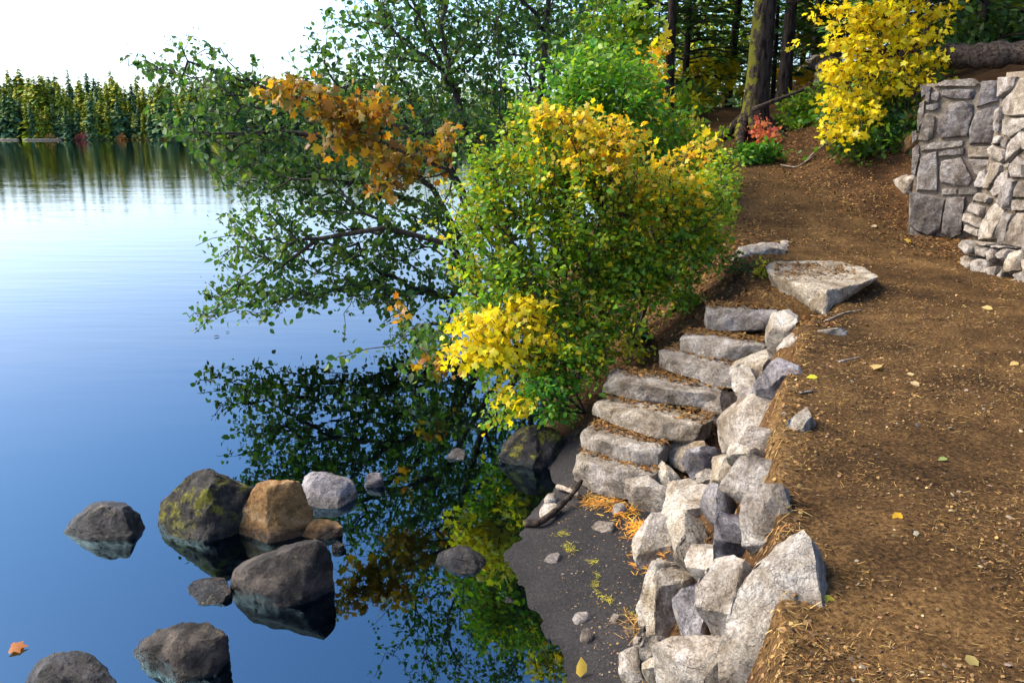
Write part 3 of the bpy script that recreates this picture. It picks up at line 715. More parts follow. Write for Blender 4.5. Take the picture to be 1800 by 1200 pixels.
# ------------------------------------------------------------------ plants
LEAF = (np.array([[0, 0, 0], [.30, .28, .06], [.30, .62, .05], [0, 1, -.10], [-.30, .62, .05], [-.30, .28, .06], [0, .5, -.03]]),
        np.array([[0, 1, 2, 6], [6, 2, 3, 3], [0, 6, 4, 5], [6, 3, 4, 4]]))
LEAF = (LEAF[0], np.array([[0, 1, 6], [1, 2, 6], [2, 3, 6], [3, 4, 6], [4, 5, 6], [5, 0, 6]]))
def _maple():
    an = [-90, -35, -15, 12, 38, 62, 90, 118, 142, 168, 195, 215]
    rr = [.2, .50, .68, .52, .90, .60, 1.02, .60, .90, .52, .68, .50]
    v = [[0, 0, .03]] + [[r * math.cos(math.radians(a)), r * math.sin(math.radians(a)), -.22 * r * r] for a, r in zip(an, rr)]
    v = np.array(v) * [.62, .62, .62] + [0, .35, 0]
    n = len(an)
    return v, np.array([[0, 1 + i, 1 + (i + 1) % n] for i in range(n)])
MAPLE = _maple()
SPRAY = (np.array([[0, 0, 0], [.16, .35, -.03], [.10, .75, -.06], [0, 1, -.12], [-.10, .75, -.06], [-.16, .35, -.03]]),
         np.array([[0, 1, 5], [1, 2, 4], [1, 4, 5], [2, 3, 4]]))
def frames(nrm, up):
    nrm = nrm / np.linalg.norm(nrm, axis=1)[:, None]
    y = up - nrm * (up * nrm).sum(1)[:, None]; y /= np.maximum(np.linalg.norm(y, axis=1), 1e-6)[:, None]
    return np.cross(y, nrm), y, nrm
def scatter_tpl(tpl, cen, nrm, up, size, colors):
    """copies of a leaf outline: centres, facing, tip direction, size, colour"""
    T, F = tpl; X, Y, Z = frames(nrm, up)
    V = cen[:, None, :] + size[:, None, None] * (T[None, :, 0:1] * X[:, None] + T[None, :, 1:2] * Y[:, None] + T[None, :, 2:3] * Z[:, None])
    n, k = len(cen), len(T)
    FF = (F[None] + (np.arange(n) * k)[:, None, None]).reshape(-1, 3)
    return V.reshape(-1, 3), FF, np.repeat(colors, k, 0)
def tubes(segs, sides=5):
    """segs: (n,8) p0 p1 r0 r1"""
    segs = np.asarray(segs, float); a, b = segs[:, :3], segs[:, 3:6]; r0, r1 = segs[:, 6], segs[:, 7]
    d = b - a; d /= np.maximum(np.linalg.norm(d, axis=1), 1e-6)[:, None]
    ref = np.where(np.abs(d[:, 2:3]) > .9, [[1., 0, 0]], [[0, 0, 1.]]); x = np.cross(d, ref); x /= np.linalg.norm(x, axis=1)[:, None]; y = np.cross(d, x)
    th = np.arange(sides) * 2 * np.pi / sides
    ring = np.cos(th)[None, :, None] * x[:, None] + np.sin(th)[None, :, None] * y[:, None]
    V = np.concatenate([a[:, None] + ring * r0[:, None, None], b[:, None] + ring * r1[:, None, None]], 1)
    i = np.arange(sides); j = (i + 1) % sides
    F = np.stack([i, j, sides + j, sides + i], -1)[None] + (np.arange(len(segs)) * 2 * sides)[:, None, None]
    return V.reshape(-1, 3), F.reshape(-1, 4)
def grow(stems, targets, r_tip=0.003, bias=0.35, jit=0.05, sag=0.0, power=0.42):
    """join every twig end to the nearest suitable branch: returns segments and the twig directions"""
    nodes, par, plen = [], [], []
    for st in stems:
        for i, p in enumerate(st):
            par.append(len(nodes) - 1 if i else -1); plen.append(plen[-1] + np.linalg.norm(p - nodes[-1]) if i else 0.0); nodes.append(np.array(p, float))
    root = nodes[0]; order = np.argsort(np.linalg.norm(targets - root, axis=1))
    N = np.zeros((len(nodes) + 3 * len(targets), 3)); N[:len(nodes)] = nodes; PL = np.zeros(len(N)); PL[:len(nodes)] = plen
    PA = np.full(len(N), -1); PA[:len(nodes)] = par; cnt = len(nodes); ends = np.zeros(len(targets), int); base = np.zeros((len(targets), 3))
    for t in order:
        T = targets[t]; dd = np.linalg.norm(N[:cnt] - T, axis=1); k = int(np.argmin(dd + bias * PL[:cnt] + np.where(dd < .02, 9, 0)))
        A = N[k]; L = dd[k]; p = k
        m = 2 if L > .25 else 1
        for q in range(1, m + 1):
            f = q / m
            P = A + (T - A) * f + (rng.normal(0, jit * L, 3) if q < m else 0) + np.array([0, 0, sag * L * math.sin(f * math.pi)])
            N[cnt] = P; PA[cnt] = p; PL[cnt] = PL[p] + L / m; base[t] = N[p]; p = cnt; cnt += 1
        ends[t] = p
    w = np.zeros(cnt); w[ends] = 1
    for i in range(cnt - 1, -1, -1):
        if PA[i] >= 0: w[PA[i]] += w[i]
    R = r_tip * np.maximum(w, 1) ** power
    ii = np.nonzero(PA[:cnt] >= 0)[0]
    segs = np.hstack([N[PA[ii]], N[ii], np.minimum(R[PA[ii]], R[ii] * 1.6)[:, None], R[ii][:, None]])
    return segs, N[ends], base
def blob_targets(blobs, default_depth=.6):
    out = []
    for b in blobs:
        u, v, ru, rv, y, n = b[:6]; dep = b[6] if len(b) > 6 else default_depth
        c = at_y(u, v, y); k = c[1] / FP / CT
        q = rng.normal(0, 1, (n, 3)); q /= np.linalg.norm(q, axis=1)[:, None]; q *= rng.random((n, 1)) ** (1 / 2.0) * (1 + .40 * np.abs(rng.normal(0, 1, (n, 1))) * (rng.random((n, 1)) < .42))
        out.append(c + q * [ru * k, dep, rv * k])
    return np.vstack(out)
def leaf_colors(n, pal, var=0.12):
    pal = np.array(pal, float); k = rng.integers(0, len(pal), n); k2 = rng.integers(0, len(pal), n); f = rng.random((n, 1)) * .5
    c = pal[k] * (1 - f) + pal[k2] * f
    return np.clip(c * (1 + rng.normal(0, var, (n, 1))) * (1 + rng.normal(0, .05, (n, 3))), 0.003, 1)
def foliage(ends, base, per, spread, size, tpl, pal, flat=0.5, droop=0.3, svar=0.36, above=0.02):
    n = len(ends) * per
    E = np.repeat(ends, per, 0); B = np.repeat(base, per, 0); f = rng.random((n, 1)) ** 1.5
    cen = E + (B - E) * f * .9 + rng.normal(0, spread, (n, 3))
    d = E - B; d /= np.maximum(np.linalg.norm(d, axis=1), 1e-3)[:, None]
    up = d * .6 + rng.normal(0, .7, (n, 3)) + [0, 0, -droop]
    nrm = rng.normal(0, 1 - flat, (n, 3)) + [0, -.15, flat]
    cen[:, 2] = np.maximum(cen[:, 2], np.maximum(terrain(cen[:, 0], cen[:, 1]), 0) + above)
    return tpl, cen, nrm, up, size * (1 + rng.normal(0, svar, n)).clip(.45, 1.7), leaf_colors(n, pal)
def plant(name, label, cat, stems, blobs, per, spread, size, tpl, pal, r_tip=.0025, group=None, own=0, depth=.6, sag=.0, flat=.5, droop=.3, mat='leaf', bias=.35, extra=None):
    root = tag(empty(name, stems[0][0]), label, cat, group)
    T = blob_targets(blobs, depth)
    T[:, 2] = np.maximum(T[:, 2], np.maximum(terrain(T[:, 0], T[:, 1]), 0) + .05)
    segs, ends, base = grow([np.array(s, float) for s in stems], T, r_tip=r_tip, sag=sag, bias=bias)
    V, F = tubes(segs, 5); o = np.array(stems[0][0])
    link('branches', mesh_np('branches', V, F, M['twig'], origin=o), root, loc=o)
    parts = [foliage(ends, base, per, spread, size, tpl, pal, flat, droop)]
    if extra: parts += extra(ends, base)
    vs, fs, cs, off = [], [], [], 0
    for q in parts:
        tp, cen, nrm, up, sz, col = q
        if own and q is parts[0]:           # the nearest, largest leaves one by one
            d = np.linalg.norm(cen - O, axis=1) - sz * 6; near_ = np.argsort(d)[:own * 3][::3]
            keep = np.ones(len(cen), bool); keep[near_] = False
            for i in near_:
                v, f, c = scatter_tpl(tp, np.zeros((1, 3)), nrm[i:i+1], up[i:i+1], sz[i:i+1], col[i:i+1])
                link('leaf', mesh_np('leaf', v, f, M[mat], c), root, loc=cen[i])
            cen, nrm, up, sz, col = cen[keep], nrm[keep], up[keep], sz[keep], col[keep]
        v, f, c = scatter_tpl(tp, cen, nrm, up, sz, col); vs.append(v); fs.append(f + off); cs.append(c); off += len(v)
    fo = link('foliage', mesh_np('foliage', np.vstack(vs), np.vstack(fs), M[mat], np.vstack(cs), origin=o), root, loc=o)
    tag(fo, kind='stuff')
    return root

G_DARK = [(.034, .095, .020), (.050, .13, .022), (.075, .15, .020), (.026, .075, .024), (.11, .17, .018)]
G_MID = [(.09, .23, .016), (.14, .29, .014), (.20, .32, .012), (.050, .16, .018), (.29, .35, .010), (.11, .25, .014)]
G_YEL = [(.22, .28, .010), (.32, .33, .010), (.42, .36, .010), (.14, .24, .012), (.55, .38, .010)]
G_BRI = [(.06, .23, .018), (.10, .27, .016), (.17, .32, .014), (.035, .16, .02)]
GL0 = [(.17, .32, .02), (.26, .36, .02)]
YEL = [(.68, .53, .010), (.74, .60, .012), (.62, .44, .010), (.70, .60, .03), (.48, .46, .015)]
YORA = [(.68, .47, .015), (.66, .40, .012), (.70, .54, .02), (.60, .30, .015), (.40, .38, .015), (.28, .32, .015)]
ORA = [(.34, .15, .012), (.42, .21, .012), (.26, .10, .012), (.40, .25, .015), (.20, .12, .015), (.14, .14, .02)]
CON = [(.028, .085, .018), (.045, .12, .02), (.07, .14, .02), (.018, .055, .018), (.12, .16, .015)]

def g(u, v, y): return at_y(u, v, y)
def on(x, y, dz=0): return np.array([x, y, tz(x, y) + dz])

# -- the overhanging alder
r0 = on(0.55, 13.0)
stems = [[r0, g(880, 560, 12.92), g(872, 440, 13.06), g(868, 300, 13.19), g(880, 160, 13.46), g(872, 20, 13.60), g(866, -120, 13.74)],
         [r0 + [.1, .1, 0], g(850, 520, 12.65), g(790, 430, 12.24), g(680, 400, 11.97), g(560, 420, 11.83), g(450, 500, 11.70)],
         [r0 + [-.05, .1, 0], g(840, 480, 13.06), g(760, 330, 13.06), g(640, 250, 12.92), g(500, 232, 12.78), g(380, 235, 12.65)],
         [r0 + [.05, .2, 0], g(860, 420, 13.46), g(760, 240, 13.60), g(620, 200, 13.46), g(450, 150, 13.33), g(330, 108, 13.19)],
         [r0 + [.0, .25, 0], g(845, 330, 13.87), g(800, 160, 14.14), g(750, 60, 14.28), g(700, -60, 14.42)],
         [r0 + [.15, .15, 0], g(930, 420, 13.60), g(945, 220, 14.14), g(960, 60, 14.42), g(970, -80, 14.55)]]
AL = [(285, 118, 48, 26, 9.7, 26), (330, 95, 40, 30, 9.7, 12), (345, 150, 60, 40, 9.7, 34), (420, 150, 60, 40, 9.7, 40), (330, 225, 55, 30, 9.4, 30), (395, 200, 70, 45, 9.5, 52), (470, 220, 70, 50, 9.4, 56),
      (400, 285, 60, 35, 9.2, 34), (470, 310, 80, 45, 9.2, 50), (540, 290, 70, 50, 9.3, 56), (440, 375, 55, 30, 9.0, 26), (520, 380, 80, 45, 8.9, 54), (600, 350, 80, 60, 9.1, 64),
      (430, 440, 50, 40, 8.7, 26), (500, 450, 70, 45, 8.7, 50), (400, 505, 45, 24, 8.6, 24), (470, 520, 65, 34, 8.6, 40), (365, 552, 26, 8, 8.6, 8), (420, 545, 36, 14, 8.6, 12), (545, 505, 60, 45, 8.7, 44),
      (610, 455, 80, 60, 8.9, 64), (680, 440, 80, 60, 9.0, 60), (690, 350, 90, 70, 9.4, 70), (640, 250, 90, 60, 9.6, 70), (560, 180, 70, 50, 9.8, 44), (560, 100, 34, 34, 10.0, 18), (600, 60, 26, 40, 10.3, 14),
      (640, 130, 70, 60, 10.1, 60), (700, 60, 80, 60, 10.4, 70), (720, 160, 90, 70, 10.2, 80), (780, 260, 90, 80, 9.9, 80), (800, 110, 80, 80, 10.3, 80), (820, 20, 90, 50, 10.4, 66), (900, 70, 80, 70, 10.4, 66),
      (960, 40, 60, 60, 10.7, 46), (870, 190, 70, 60, 10.2, 56), (760, -60, 160, 70, 10.4, 110), (900, -80, 120, 70, 10.5, 80), (780, 400, 70, 60, 9.3, 50), (700, 540, 70, 34, 8.9, 34), (770, 500, 70, 50, 9.0, 46),
      (680, 520, 60, 30, 8.8, 30), (720, 590, 45, 28, 8.9, 20), (790, 600, 40, 50, 9.0, 26), (640, 500, 50, 30, 8.8, 26), (740, 640, 40, 26, 8.8, 16), (660, 0, 60, 40, 10.6, 24), (840, -170, 150, 60, 10.5, 70), (760, -260, 130, 60, 10.4, 70), (900, -280, 120, 60, 10.6, 60), (700, -150, 90, 60, 10.2, 40), (960, -190, 100, 60, 10.7, 50), (840, -370, 130, 60, 10.5, 50), (600, 620, 20, 10, 8.8, 4)]
def wl(v): return 0.93 * H / -ray(900, v)[2] * ray(900, v)[1] if ray(900, v)[2] < -.02 else 99
AL = [(u, v, ru, rv, min(y * 1.36, wl(v + rv * .8)), n, .75) for u, v, ru, rv, y, n in AL]
plant('alder_tree', 'dark green small-leaved tree leaning out over the lake', 'tree', stems, AL, 8, .075, .086, LEAF, G_DARK, r_tip=.0046, own=120, depth=.75, flat=.35, droop=.5, bias=.25)

# -- a paler leafy tree standing behind it
r1 = on(1.9, 17.4)
plant('leafy_tree', 'hazy pale-green leafy tree filling the sky behind the dark leaning tree', 'tree',
      [[r1, g(900, 250, 17.42), g(860, 120, 17.68), g(820, 0, 17.94), g(800, -120, 18.07)], [r1 + [.2, .2, 0], g(960, 200, 17.94), g(985, 60, 18.20), g(990, -100, 18.20)], [r1 + [-.1, .2, 0], g(850, 240, 17.42), g(740, 120, 17.55), g(680, 20, 17.68)]],
      [(700, 40, 80, 60, 17.68, 60), (760, 110, 80, 60, 17.68, 70), (820, 30, 80, 60, 17.94, 70), (880, 110, 70, 70, 17.94, 70), (930, 30, 70, 60, 18.20, 66), (1000, 60, 60, 70, 18.20, 70), (700, 170, 60, 40, 17.42, 40), (820, 200, 80, 50, 17.55, 60), (920, 200, 60, 50, 17.68, 50), (1020, -60, 80, 60, 18.20, 50), (860, -80, 120, 60, 18.07, 70)],
      7, .13, .11, LEAF, [(.04, .13, .04), (.06, .17, .04), (.03, .10, .04), (.10, .20, .03)], depth=.7, flat=.4, droop=.4)
# -- the big green and yellow-green bush on the bank
def stemset(base_list, tops):
    return [[b, (np.array(b) * .55 + np.array(t) * .45) + rng.normal(0, .06, 3), np.array(t)] for b in base_list for t in tops]
b0, b1, b2 = on(.55, 8.7), on(1.0, 9.0), on(1.5, 9.3)
stems = [[b0, g(930, 560, 8.5), g(900, 430, 8.4), g(870, 300, 8.5)], [b0 + [.08, 0, 0], g(985, 560, 8.6), g(1000, 430, 8.5), g(990, 290, 8.6)],
         [b1, g(1060, 520, 8.8), g(1080, 400, 8.8), g(1070, 280, 8.9)], [b2, g(1150, 480, 9.0), g(1170, 380, 9.1), g(1190, 320, 9.2)],
         [b0 - [.1, .05, 0], g(890, 600, 8.2), g(840, 520, 8.1), g(800, 440, 8.2)]]
BU = [(880, 300, 70, 55, 8.7, 90, .6), (850, 380, 60, 60, 8.4, 80, .5), (930, 370, 75, 70, 8.4, 110, .6), (1000, 300, 80, 60, 8.7, 110), (1010, 400, 80, 70, 8.4, 120), (1085, 330, 75, 55, 8.8, 90),
      (1100, 420, 80, 70, 8.6, 110), (1180, 350, 60, 50, 9.0, 60), (1190, 430, 55, 55, 8.9, 60), (870, 470, 70, 55, 8.2, 90), (960, 480, 80, 60, 8.2, 110), (1050, 500, 80, 50, 8.3, 90), (1130, 500, 60, 40, 8.6, 60),
      (920, 550, 60, 40, 8.0, 50), (1010, 570, 60, 34, 8.0, 50), (1040, 620, 40, 34, 7.9, 30), (830, 540, 40, 50, 8.3, 36), (1235, 400, 34, 40, 9.3, 26), (960, 230, 60, 40, 9.1, 46), (980, 640, 60, 36, 7.7, 40), (1225, 350, 45, 45, 9.1, 46), (1260, 400, 30, 36, 9.5, 24), (1250, 320, 30, 30, 9.4, 20), (1170, 480, 50, 40, 8.8, 40), (1120, 470, 60, 40, 8.6, 30), (1262, 300, 36, 36, 9.8, 34), (1275, 355, 24, 40, 9.9, 26), (1240, 450, 40, 34, 9.2, 30), (930, 215, 46, 30, 9.0, 26), (1210, 530, 34, 20, 8.9, 16), (1090, 560, 45, 26, 8.2, 26), (860, 640, 46, 40, 7.9, 34), (890, 720, 40, 24, 7.7, 24)]
def yl(ends, base):
    k = rng.random(len(ends)) < np.where((ends[:, 0] > .8) | (ends[:, 2] > 2.1), .55, .25)
    return [foliage(ends[k], base[k], 12, .06, .052, LEAF, G_YEL, .55, .3)]
plant('leafy_bush', 'large bushy green shrub with yellowing leaves beside the stone steps', 'bush', stems, BU, 13, .06, .052, LEAF, G_MID, r_tip=.0038, own=170, depth=.5, flat=.6, extra=yl)

# -- paler green shrub mass behind
b3 = on(2.0, 12.0)
stems = [[b3, g(1010, 260, 12), g(1000, 160, 12)], [b3 + [.3, 0, 0], g(1090, 240, 12.2), g(1100, 130, 12.3)], [b3 + [-.3, .2, 0], g(930, 260, 12), g(930, 200, 12.2)]]
plant('leafy_bush', 'bright fresh-green shrub rising behind the yellow-tipped bush', 'bush', stems,
      [(1000, 170, 70, 50, 12, 90), (1080, 150, 70, 50, 12.2, 100), (1060, 220, 80, 50, 12, 90), (960, 250, 60, 40, 11.6, 60), (1130, 210, 60, 50, 12.4, 70), (1030, 110, 60, 30, 12.4, 50), (1120, 130, 40, 34, 12.6, 36), (1160, 260, 50, 40, 12.2, 40)],
      13, .09, .078, LEAF, G_BRI + GL0, depth=.7, flat=.6)

# -- yellow and orange maples
stems = [[on(.62, 8.2), g(905, 640, 7.7), g(890, 590, 7.6), g(860, 560, 7.6)], [on(.62, 8.2), g(925, 620, 7.7), g(940, 560, 7.7)], [on(.62, 8.2), g(910, 690, 7.5), g(895, 710, 7.4)]]
plant('maple_shrub', 'yellow maple shrub low over the water in front of the green bush', 'bush', stems,
      [(815, 575, 30, 26, 7.7, 14), (850, 590, 50, 34, 7.6, 34), (880, 620, 55, 26, 7.6, 30), (935, 535, 42, 34, 7.7, 26), (965, 600, 34, 20, 7.6, 12), (890, 560, 40, 26, 7.7, 18), (905, 700, 32, 26, 7.4, 15), (935, 660, 30, 18, 7.5, 8), (800, 630, 30, 14, 7.6, 10)],
      8, .05, .074, MAPLE, YEL, own=110, depth=.3, flat=.45, droop=.6)
stems = [[on(1.1, 9.0), g(1030, 400, 8.5), g(1020, 280, 8.4), g(985, 210, 8.4)], [on(1.1, 9.0), g(1090, 380, 8.5), g(1090, 270, 8.4)], [on(1.5, 9.2), g(1170, 380, 8.8), g(1180, 300, 8.8), g(1220, 260, 8.8)]]
plant('maple_shrub', 'yellow-orange maple topping the big green bush', 'bush', stems,
      [(965, 205, 44, 24, 8.5, 13), (1005, 215, 60, 30, 8.4, 26), (1050, 235, 60, 30, 8.4, 24), (1085, 250, 60, 30, 8.4, 22), (1040, 285, 80, 34, 8.3, 22), (1130, 290, 60, 34, 8.5, 20), (1180, 320, 60, 36, 8.7, 18), (1225, 270, 40, 36, 8.8, 18), (1215, 350, 50, 44, 8.8, 16), (1110, 350, 60, 34, 8.4, 14), (1150, 400, 60, 30, 8.6, 8), (950, 290, 60, 30, 8.4, 8)],
      9, .055, .066, MAPLE, YORA, own=90, depth=.3, flat=.5, droop=.5)
stems = [[on(.6, 10.6), g(840, 420, 10.49), g(790, 300, 10.37), g(690, 260, 10.25), g(600, 210, 10.25), g(520, 160, 10.25)]]
plant('maple_shrub', 'orange maple boughs hanging among the dark green tree over the lake', 'bush', stems,
      [(475, 160, 30, 18, 10.25, 11), (525, 150, 30, 18, 10.25, 12), (560, 185, 45, 26, 10.25, 26), (620, 195, 50, 30, 10.25, 32), (670, 200, 36, 34, 10.25, 20), (600, 240, 45, 24, 10.25, 22), (650, 260, 45, 26, 10.25, 24), (700, 295, 50, 24, 10.25, 24), (760, 262, 45, 24, 10.25, 18), (790, 230, 26, 14, 10.37, 8), (660, 325, 40, 14, 10.13, 12), (700, 545, 16, 10, 9.02, 3), (750, 650, 30, 12, 8.91, 6)],
      5, .055, .108, MAPLE, ORA, own=90, depth=.3, flat=.35, droop=.7)
stems = [[on(.75, 7.7), g(965, 720, 7.4), g(970, 690, 7.3)], [on(.75, 7.7), g(1000, 700, 7.4)], [on(.75, 7.7), g(930, 710, 7.4)]]
plant('small_shrub', 'bright green small-leaved shrub at the left end of the lowest steps', 'bush', stems,
      [(960, 690, 45, 26, 7.3, 46, .25), (1000, 670, 36, 26, 7.5, 30, .25), (930, 680, 30, 34, 7.3, 24, .25), (980, 730, 40, 18, 7.2, 26, .2), (1000, 620, 50, 26, 7.7, 30, .3)],
      9, .035, .045, LEAF, G_BRI, depth=.25, flat=.6)
for (u, v, y, ru, rv, n, pal, lab) in ((1105, 612, 7.9, 34, 24, 34, G_YEL, 'small yellow-green plant against the left end of the middle step'),
                                        (1290, 462, 9.2, 28, 16, 20, G_DARK, 'dark green creeping plant beside the low pale rock'),
                                        (1338, 478, 8.75, 10, 26, 12, G_YEL, 'thin yellow-green plant in front of the large flat slab'),
                                        (1215, 500, 8.9, 26, 34, 24, G_MID, 'sprig of green leaves at the right foot of the big bush')):
    c = g(u, v, y); b = on(c[0], c[1]) if tz(c[0], c[1]) < c[2] else c - [0, 0, .15]
    plant('small_plant', lab, 'plant', [[b, (b + c) / 2, c]], [(u, v, ru, rv, y, n, .15)], 7, .03, .045, LEAF, pal, r_tip=.0018)

# -- shrubs of the wooded slope
GL = [(.14, .32, .03), (.22, .37, .03), (.09, .24, .03), (.35, .38, .02)]
def slope_shrub(name, lab, u, v, y, blobs, per, spread, size, tpl, pal, cat='bush', own=0, **kw):
    yb = float(np.clip(hit(u, v, 6, 60)[1], y * .86, y * 1.15)); rt = yb / y; y = yb; size *= rt; spread *= rt
    blobs = [(*bb[:4], bb[4] * rt, *bb[5:]) for bb in blobs]
    c = g(u, v, y); b = on(c[0], c[1])
    tops = [g(bb[0], bb[1], bb[4]) for bb in blobs[:3]]
    return plant(name, lab, cat, [[b, (b * .6 + t * .4) + rng.normal(0, .08, 3), t] for t in tops], blobs, per, spread, size, tpl, pal, own=own, **kw)
slope_shrub('maple_tree', 'bright yellow maple above the stone wall end', 1590, 240, 13.6,
      [(1530, 20, 80, 16, 13.6, 46), (1580, 62, 80, 16, 13.6, 50), (1500, 78, 60, 16, 13.5, 40), (1550, 108, 85, 14, 13.5, 50), (1485, 130, 50, 14, 13.4, 30), (1590, 138, 60, 12, 13.4, 26), (1525, 165, 60, 14, 13.3, 34), (1475, 178, 36, 12, 13.2, 18), (1505, 205, 46, 14, 13.1, 26), (1470, 232, 40, 14, 13.0, 24), (1640, 100, 44, 10, 13.5, 14), (1620, 15, 70, 20, 13.8, 34), (1560, -40, 110, 40, 13.8, 60), (1490, 35, 46, 16, 13.7, 24)],
      7, .06, .095, MAPLE, YEL, own=80, depth=.45, flat=.5)
slope_shrub('maple_sapling', 'slim yellow-orange maple sapling left of the dark trunks', 1140, 250, 13.5,
      [(1165, 75, 14, 20, 13.5, 8), (1150, 110, 24, 22, 13.5, 12), (1135, 150, 20, 20, 13.5, 9), (1120, 175, 20, 14, 13.5, 6), (1170, 180, 24, 20, 13.5, 7)], 5, .06, .125, MAPLE, YORA, cat='tree', depth=.25)
slope_shrub('maple_shrub', 'sunlit yellow shrub behind the path beside the mossy trunk', 1250, 180, 20.5,
      [(1245, 140, 50, 34, 20.2, 80), (1215, 180, 40, 24, 20.0, 50), (1270, 115, 26, 24, 20.4, 30), (1205, 140, 40, 34, 20.2, 44)], 8, .09, .13, MAPLE, YEL + GL[:1], depth=.6)
slope_shrub('maple_shrub', 'small orange shrub at the foot of the second big trunk', 1375, 150, 20.8,
      [(1380, 128, 22, 14, 20.6, 14), (1412, 136, 18, 12, 20.4, 11), (1360, 145, 12, 10, 20.5, 6)], 6, .08, .14, MAPLE, YORA, depth=.3)
slope_shrub('maple_shrub', 'orange shrub between the trunks far up the slope', 1440, 60, 25,
      [(1450, 45, 34, 22, 25, 30), (1430, 70, 26, 16, 25, 16)], 6, .1, .16, MAPLE, ORA, depth=.4)
slope_shrub('seedling', 'pink-orange seedling on the bank below the mossy trunk', 1345, 250, 14.3,
      [(1345, 222, 24, 14, 14.3, 14), (1350, 245, 22, 10, 14.2, 12)], 6, .05, .085, MAPLE, [(.55, .16, .06), (.6, .24, .07), (.5, .12, .08)], cat='plant', depth=.2)
slope_shrub('low_shrub', 'glossy green low shrub at the edge of the path below the mossy trunk', 1345, 285, 13.2,
      [(1345, 268, 36, 18, 13.2, 50), (1315, 275, 22, 18, 13.1, 26)], 8, .045, .075, LEAF, G_BRI, depth=.25)
slope_shrub('low_shrub', 'mid green shrub on the bank right of the mossy trunk', 1415, 205, 15.5,
      [(1410, 190, 40, 24, 15.5, 70), (1390, 225, 40, 20, 15, 50), (1450, 170, 26, 20, 16, 30)], 8, .06, .085, LEAF, G_MID, depth=.4)
slope_shrub('dark_shrub', 'dense dark green shrub beneath the yellow maple', 1540, 270, 12.9,
      [(1540, 200, 60, 50, 13.4, 130), (1510, 250, 45, 30, 12.9, 80), (1580, 160, 50, 40, 13.6, 90), (1590, 230, 30, 40, 13.0, 60), (1470, 195, 30, 26, 14.0, 44)], 9, .07, .085, LEAF, G_DARK + G_MID[:2], depth=.5)
slope_shrub('leafy_shrub', 'pale lime-green shrub between the left trunks of the wood', 1120, 160, 18.5, [(1110, 110, 50, 40, 18.5, 60), (1160, 160, 50, 40, 18.2, 60), (1190, 190, 40, 26, 17.5, 40), (1060, 110, 40, 26, 18.6, 34)], 8, .1, .12, LEAF, GL, depth=.6)
slope_shrub('leafy_shrub', 'green understorey shrub behind the sunlit yellow shrub', 1270, 120, 26, [(1240, 90, 60, 30, 26, 50), (1300, 80, 40, 34, 26, 40), (1210, 60, 40, 30, 26, 36)], 8, .12, .15, LEAF, GL + G_DARK[:2], depth=.6)
slope_shrub('low_shrub', 'yellow-green shrub at the left edge of the upper path', 1220, 260, 13.5, [(1215, 235, 40, 26, 13.5, 46), (1190, 270, 40, 30, 13, 46), (1245, 250, 20, 14, 13.4, 14)], 9, .06, .08, LEAF, G_YEL + G_MID[:2], depth=.4)
slope_shrub('dark_shrub', 'dark evergreen shrub above the stone wall before the fallen log', 1720, 100, 15.5, [(1700, 60, 60, 40, 16, 90), (1780, 50, 60, 40, 16, 90), (1660, 100, 40, 26, 15, 40), (1740, 20, 60, 30, 16.5, 60)], 8, .09, .10, LEAF, G_DARK, depth=.6)
def wood_tree(lab, u, y, blobs, pal):
    c = on((u - 900) / FP * y * CT, y); tops = [g(b[0], b[1], b[4]) for b in blobs[:4]]
    plant('leafy_tree', lab, 'tree', [[c, c * .5 + t * .5 + rng.normal(0, .15, 3), t] for t in tops], blobs, 8, .14, .14, LEAF, pal, r_tip=.005, depth=.9, flat=.45)
wood_tree('bright green leafy tree between the left trunks of the wood', 1060, 19.5, [(1050, 30, 60, 50, 19.5, 80), (1010, 90, 50, 40, 19.2, 60), (1110, 50, 50, 40, 19.5, 70), (1080, 100, 60, 34, 19, 60)], GL)
wood_tree('yellow-green leafy tree between the leaning trunk and the mossy conifer', 1235, 27.5, [(1225, 30, 50, 40, 27.5, 60), (1270, 60, 40, 40, 27.5, 50), (1205, 100, 40, 34, 27.2, 44), (1300, 20, 30, 50, 27.6, 40)], GL + YEL[:1])
wood_tree('green leafy tree behind the slender slope trunk', 1420, 31, [(1400, 20, 30, 40, 31, 40), (1450, 10, 40, 30, 31, 46), (1440, 60, 30, 26, 30.5, 30), (1355, 70, 20, 40, 30.5, 24)], GL)
slope_shrub('low_shrub', 'loose green and yellow shrub between the big bush and the trail', 1190, 330, 11.2, [(1200, 240, 50, 34, 11.2, 60), (1160, 280, 46, 30, 11.0, 50), (1235, 275, 34, 30, 11.2, 36), (1170, 225, 40, 26, 11.6, 36)], 10, .06, .066, LEAF, G_YEL + G_MID, depth=.4)
slope_shrub('grey_shrub', 'dry grey twiggy shrub on the bank', 1455, 165, 16.5, [(1450, 150, 30, 18, 16.5, 60)], 4, .05, .05, LEAF, [(.14, .12, .09), (.2, .17, .13)], depth=.3)

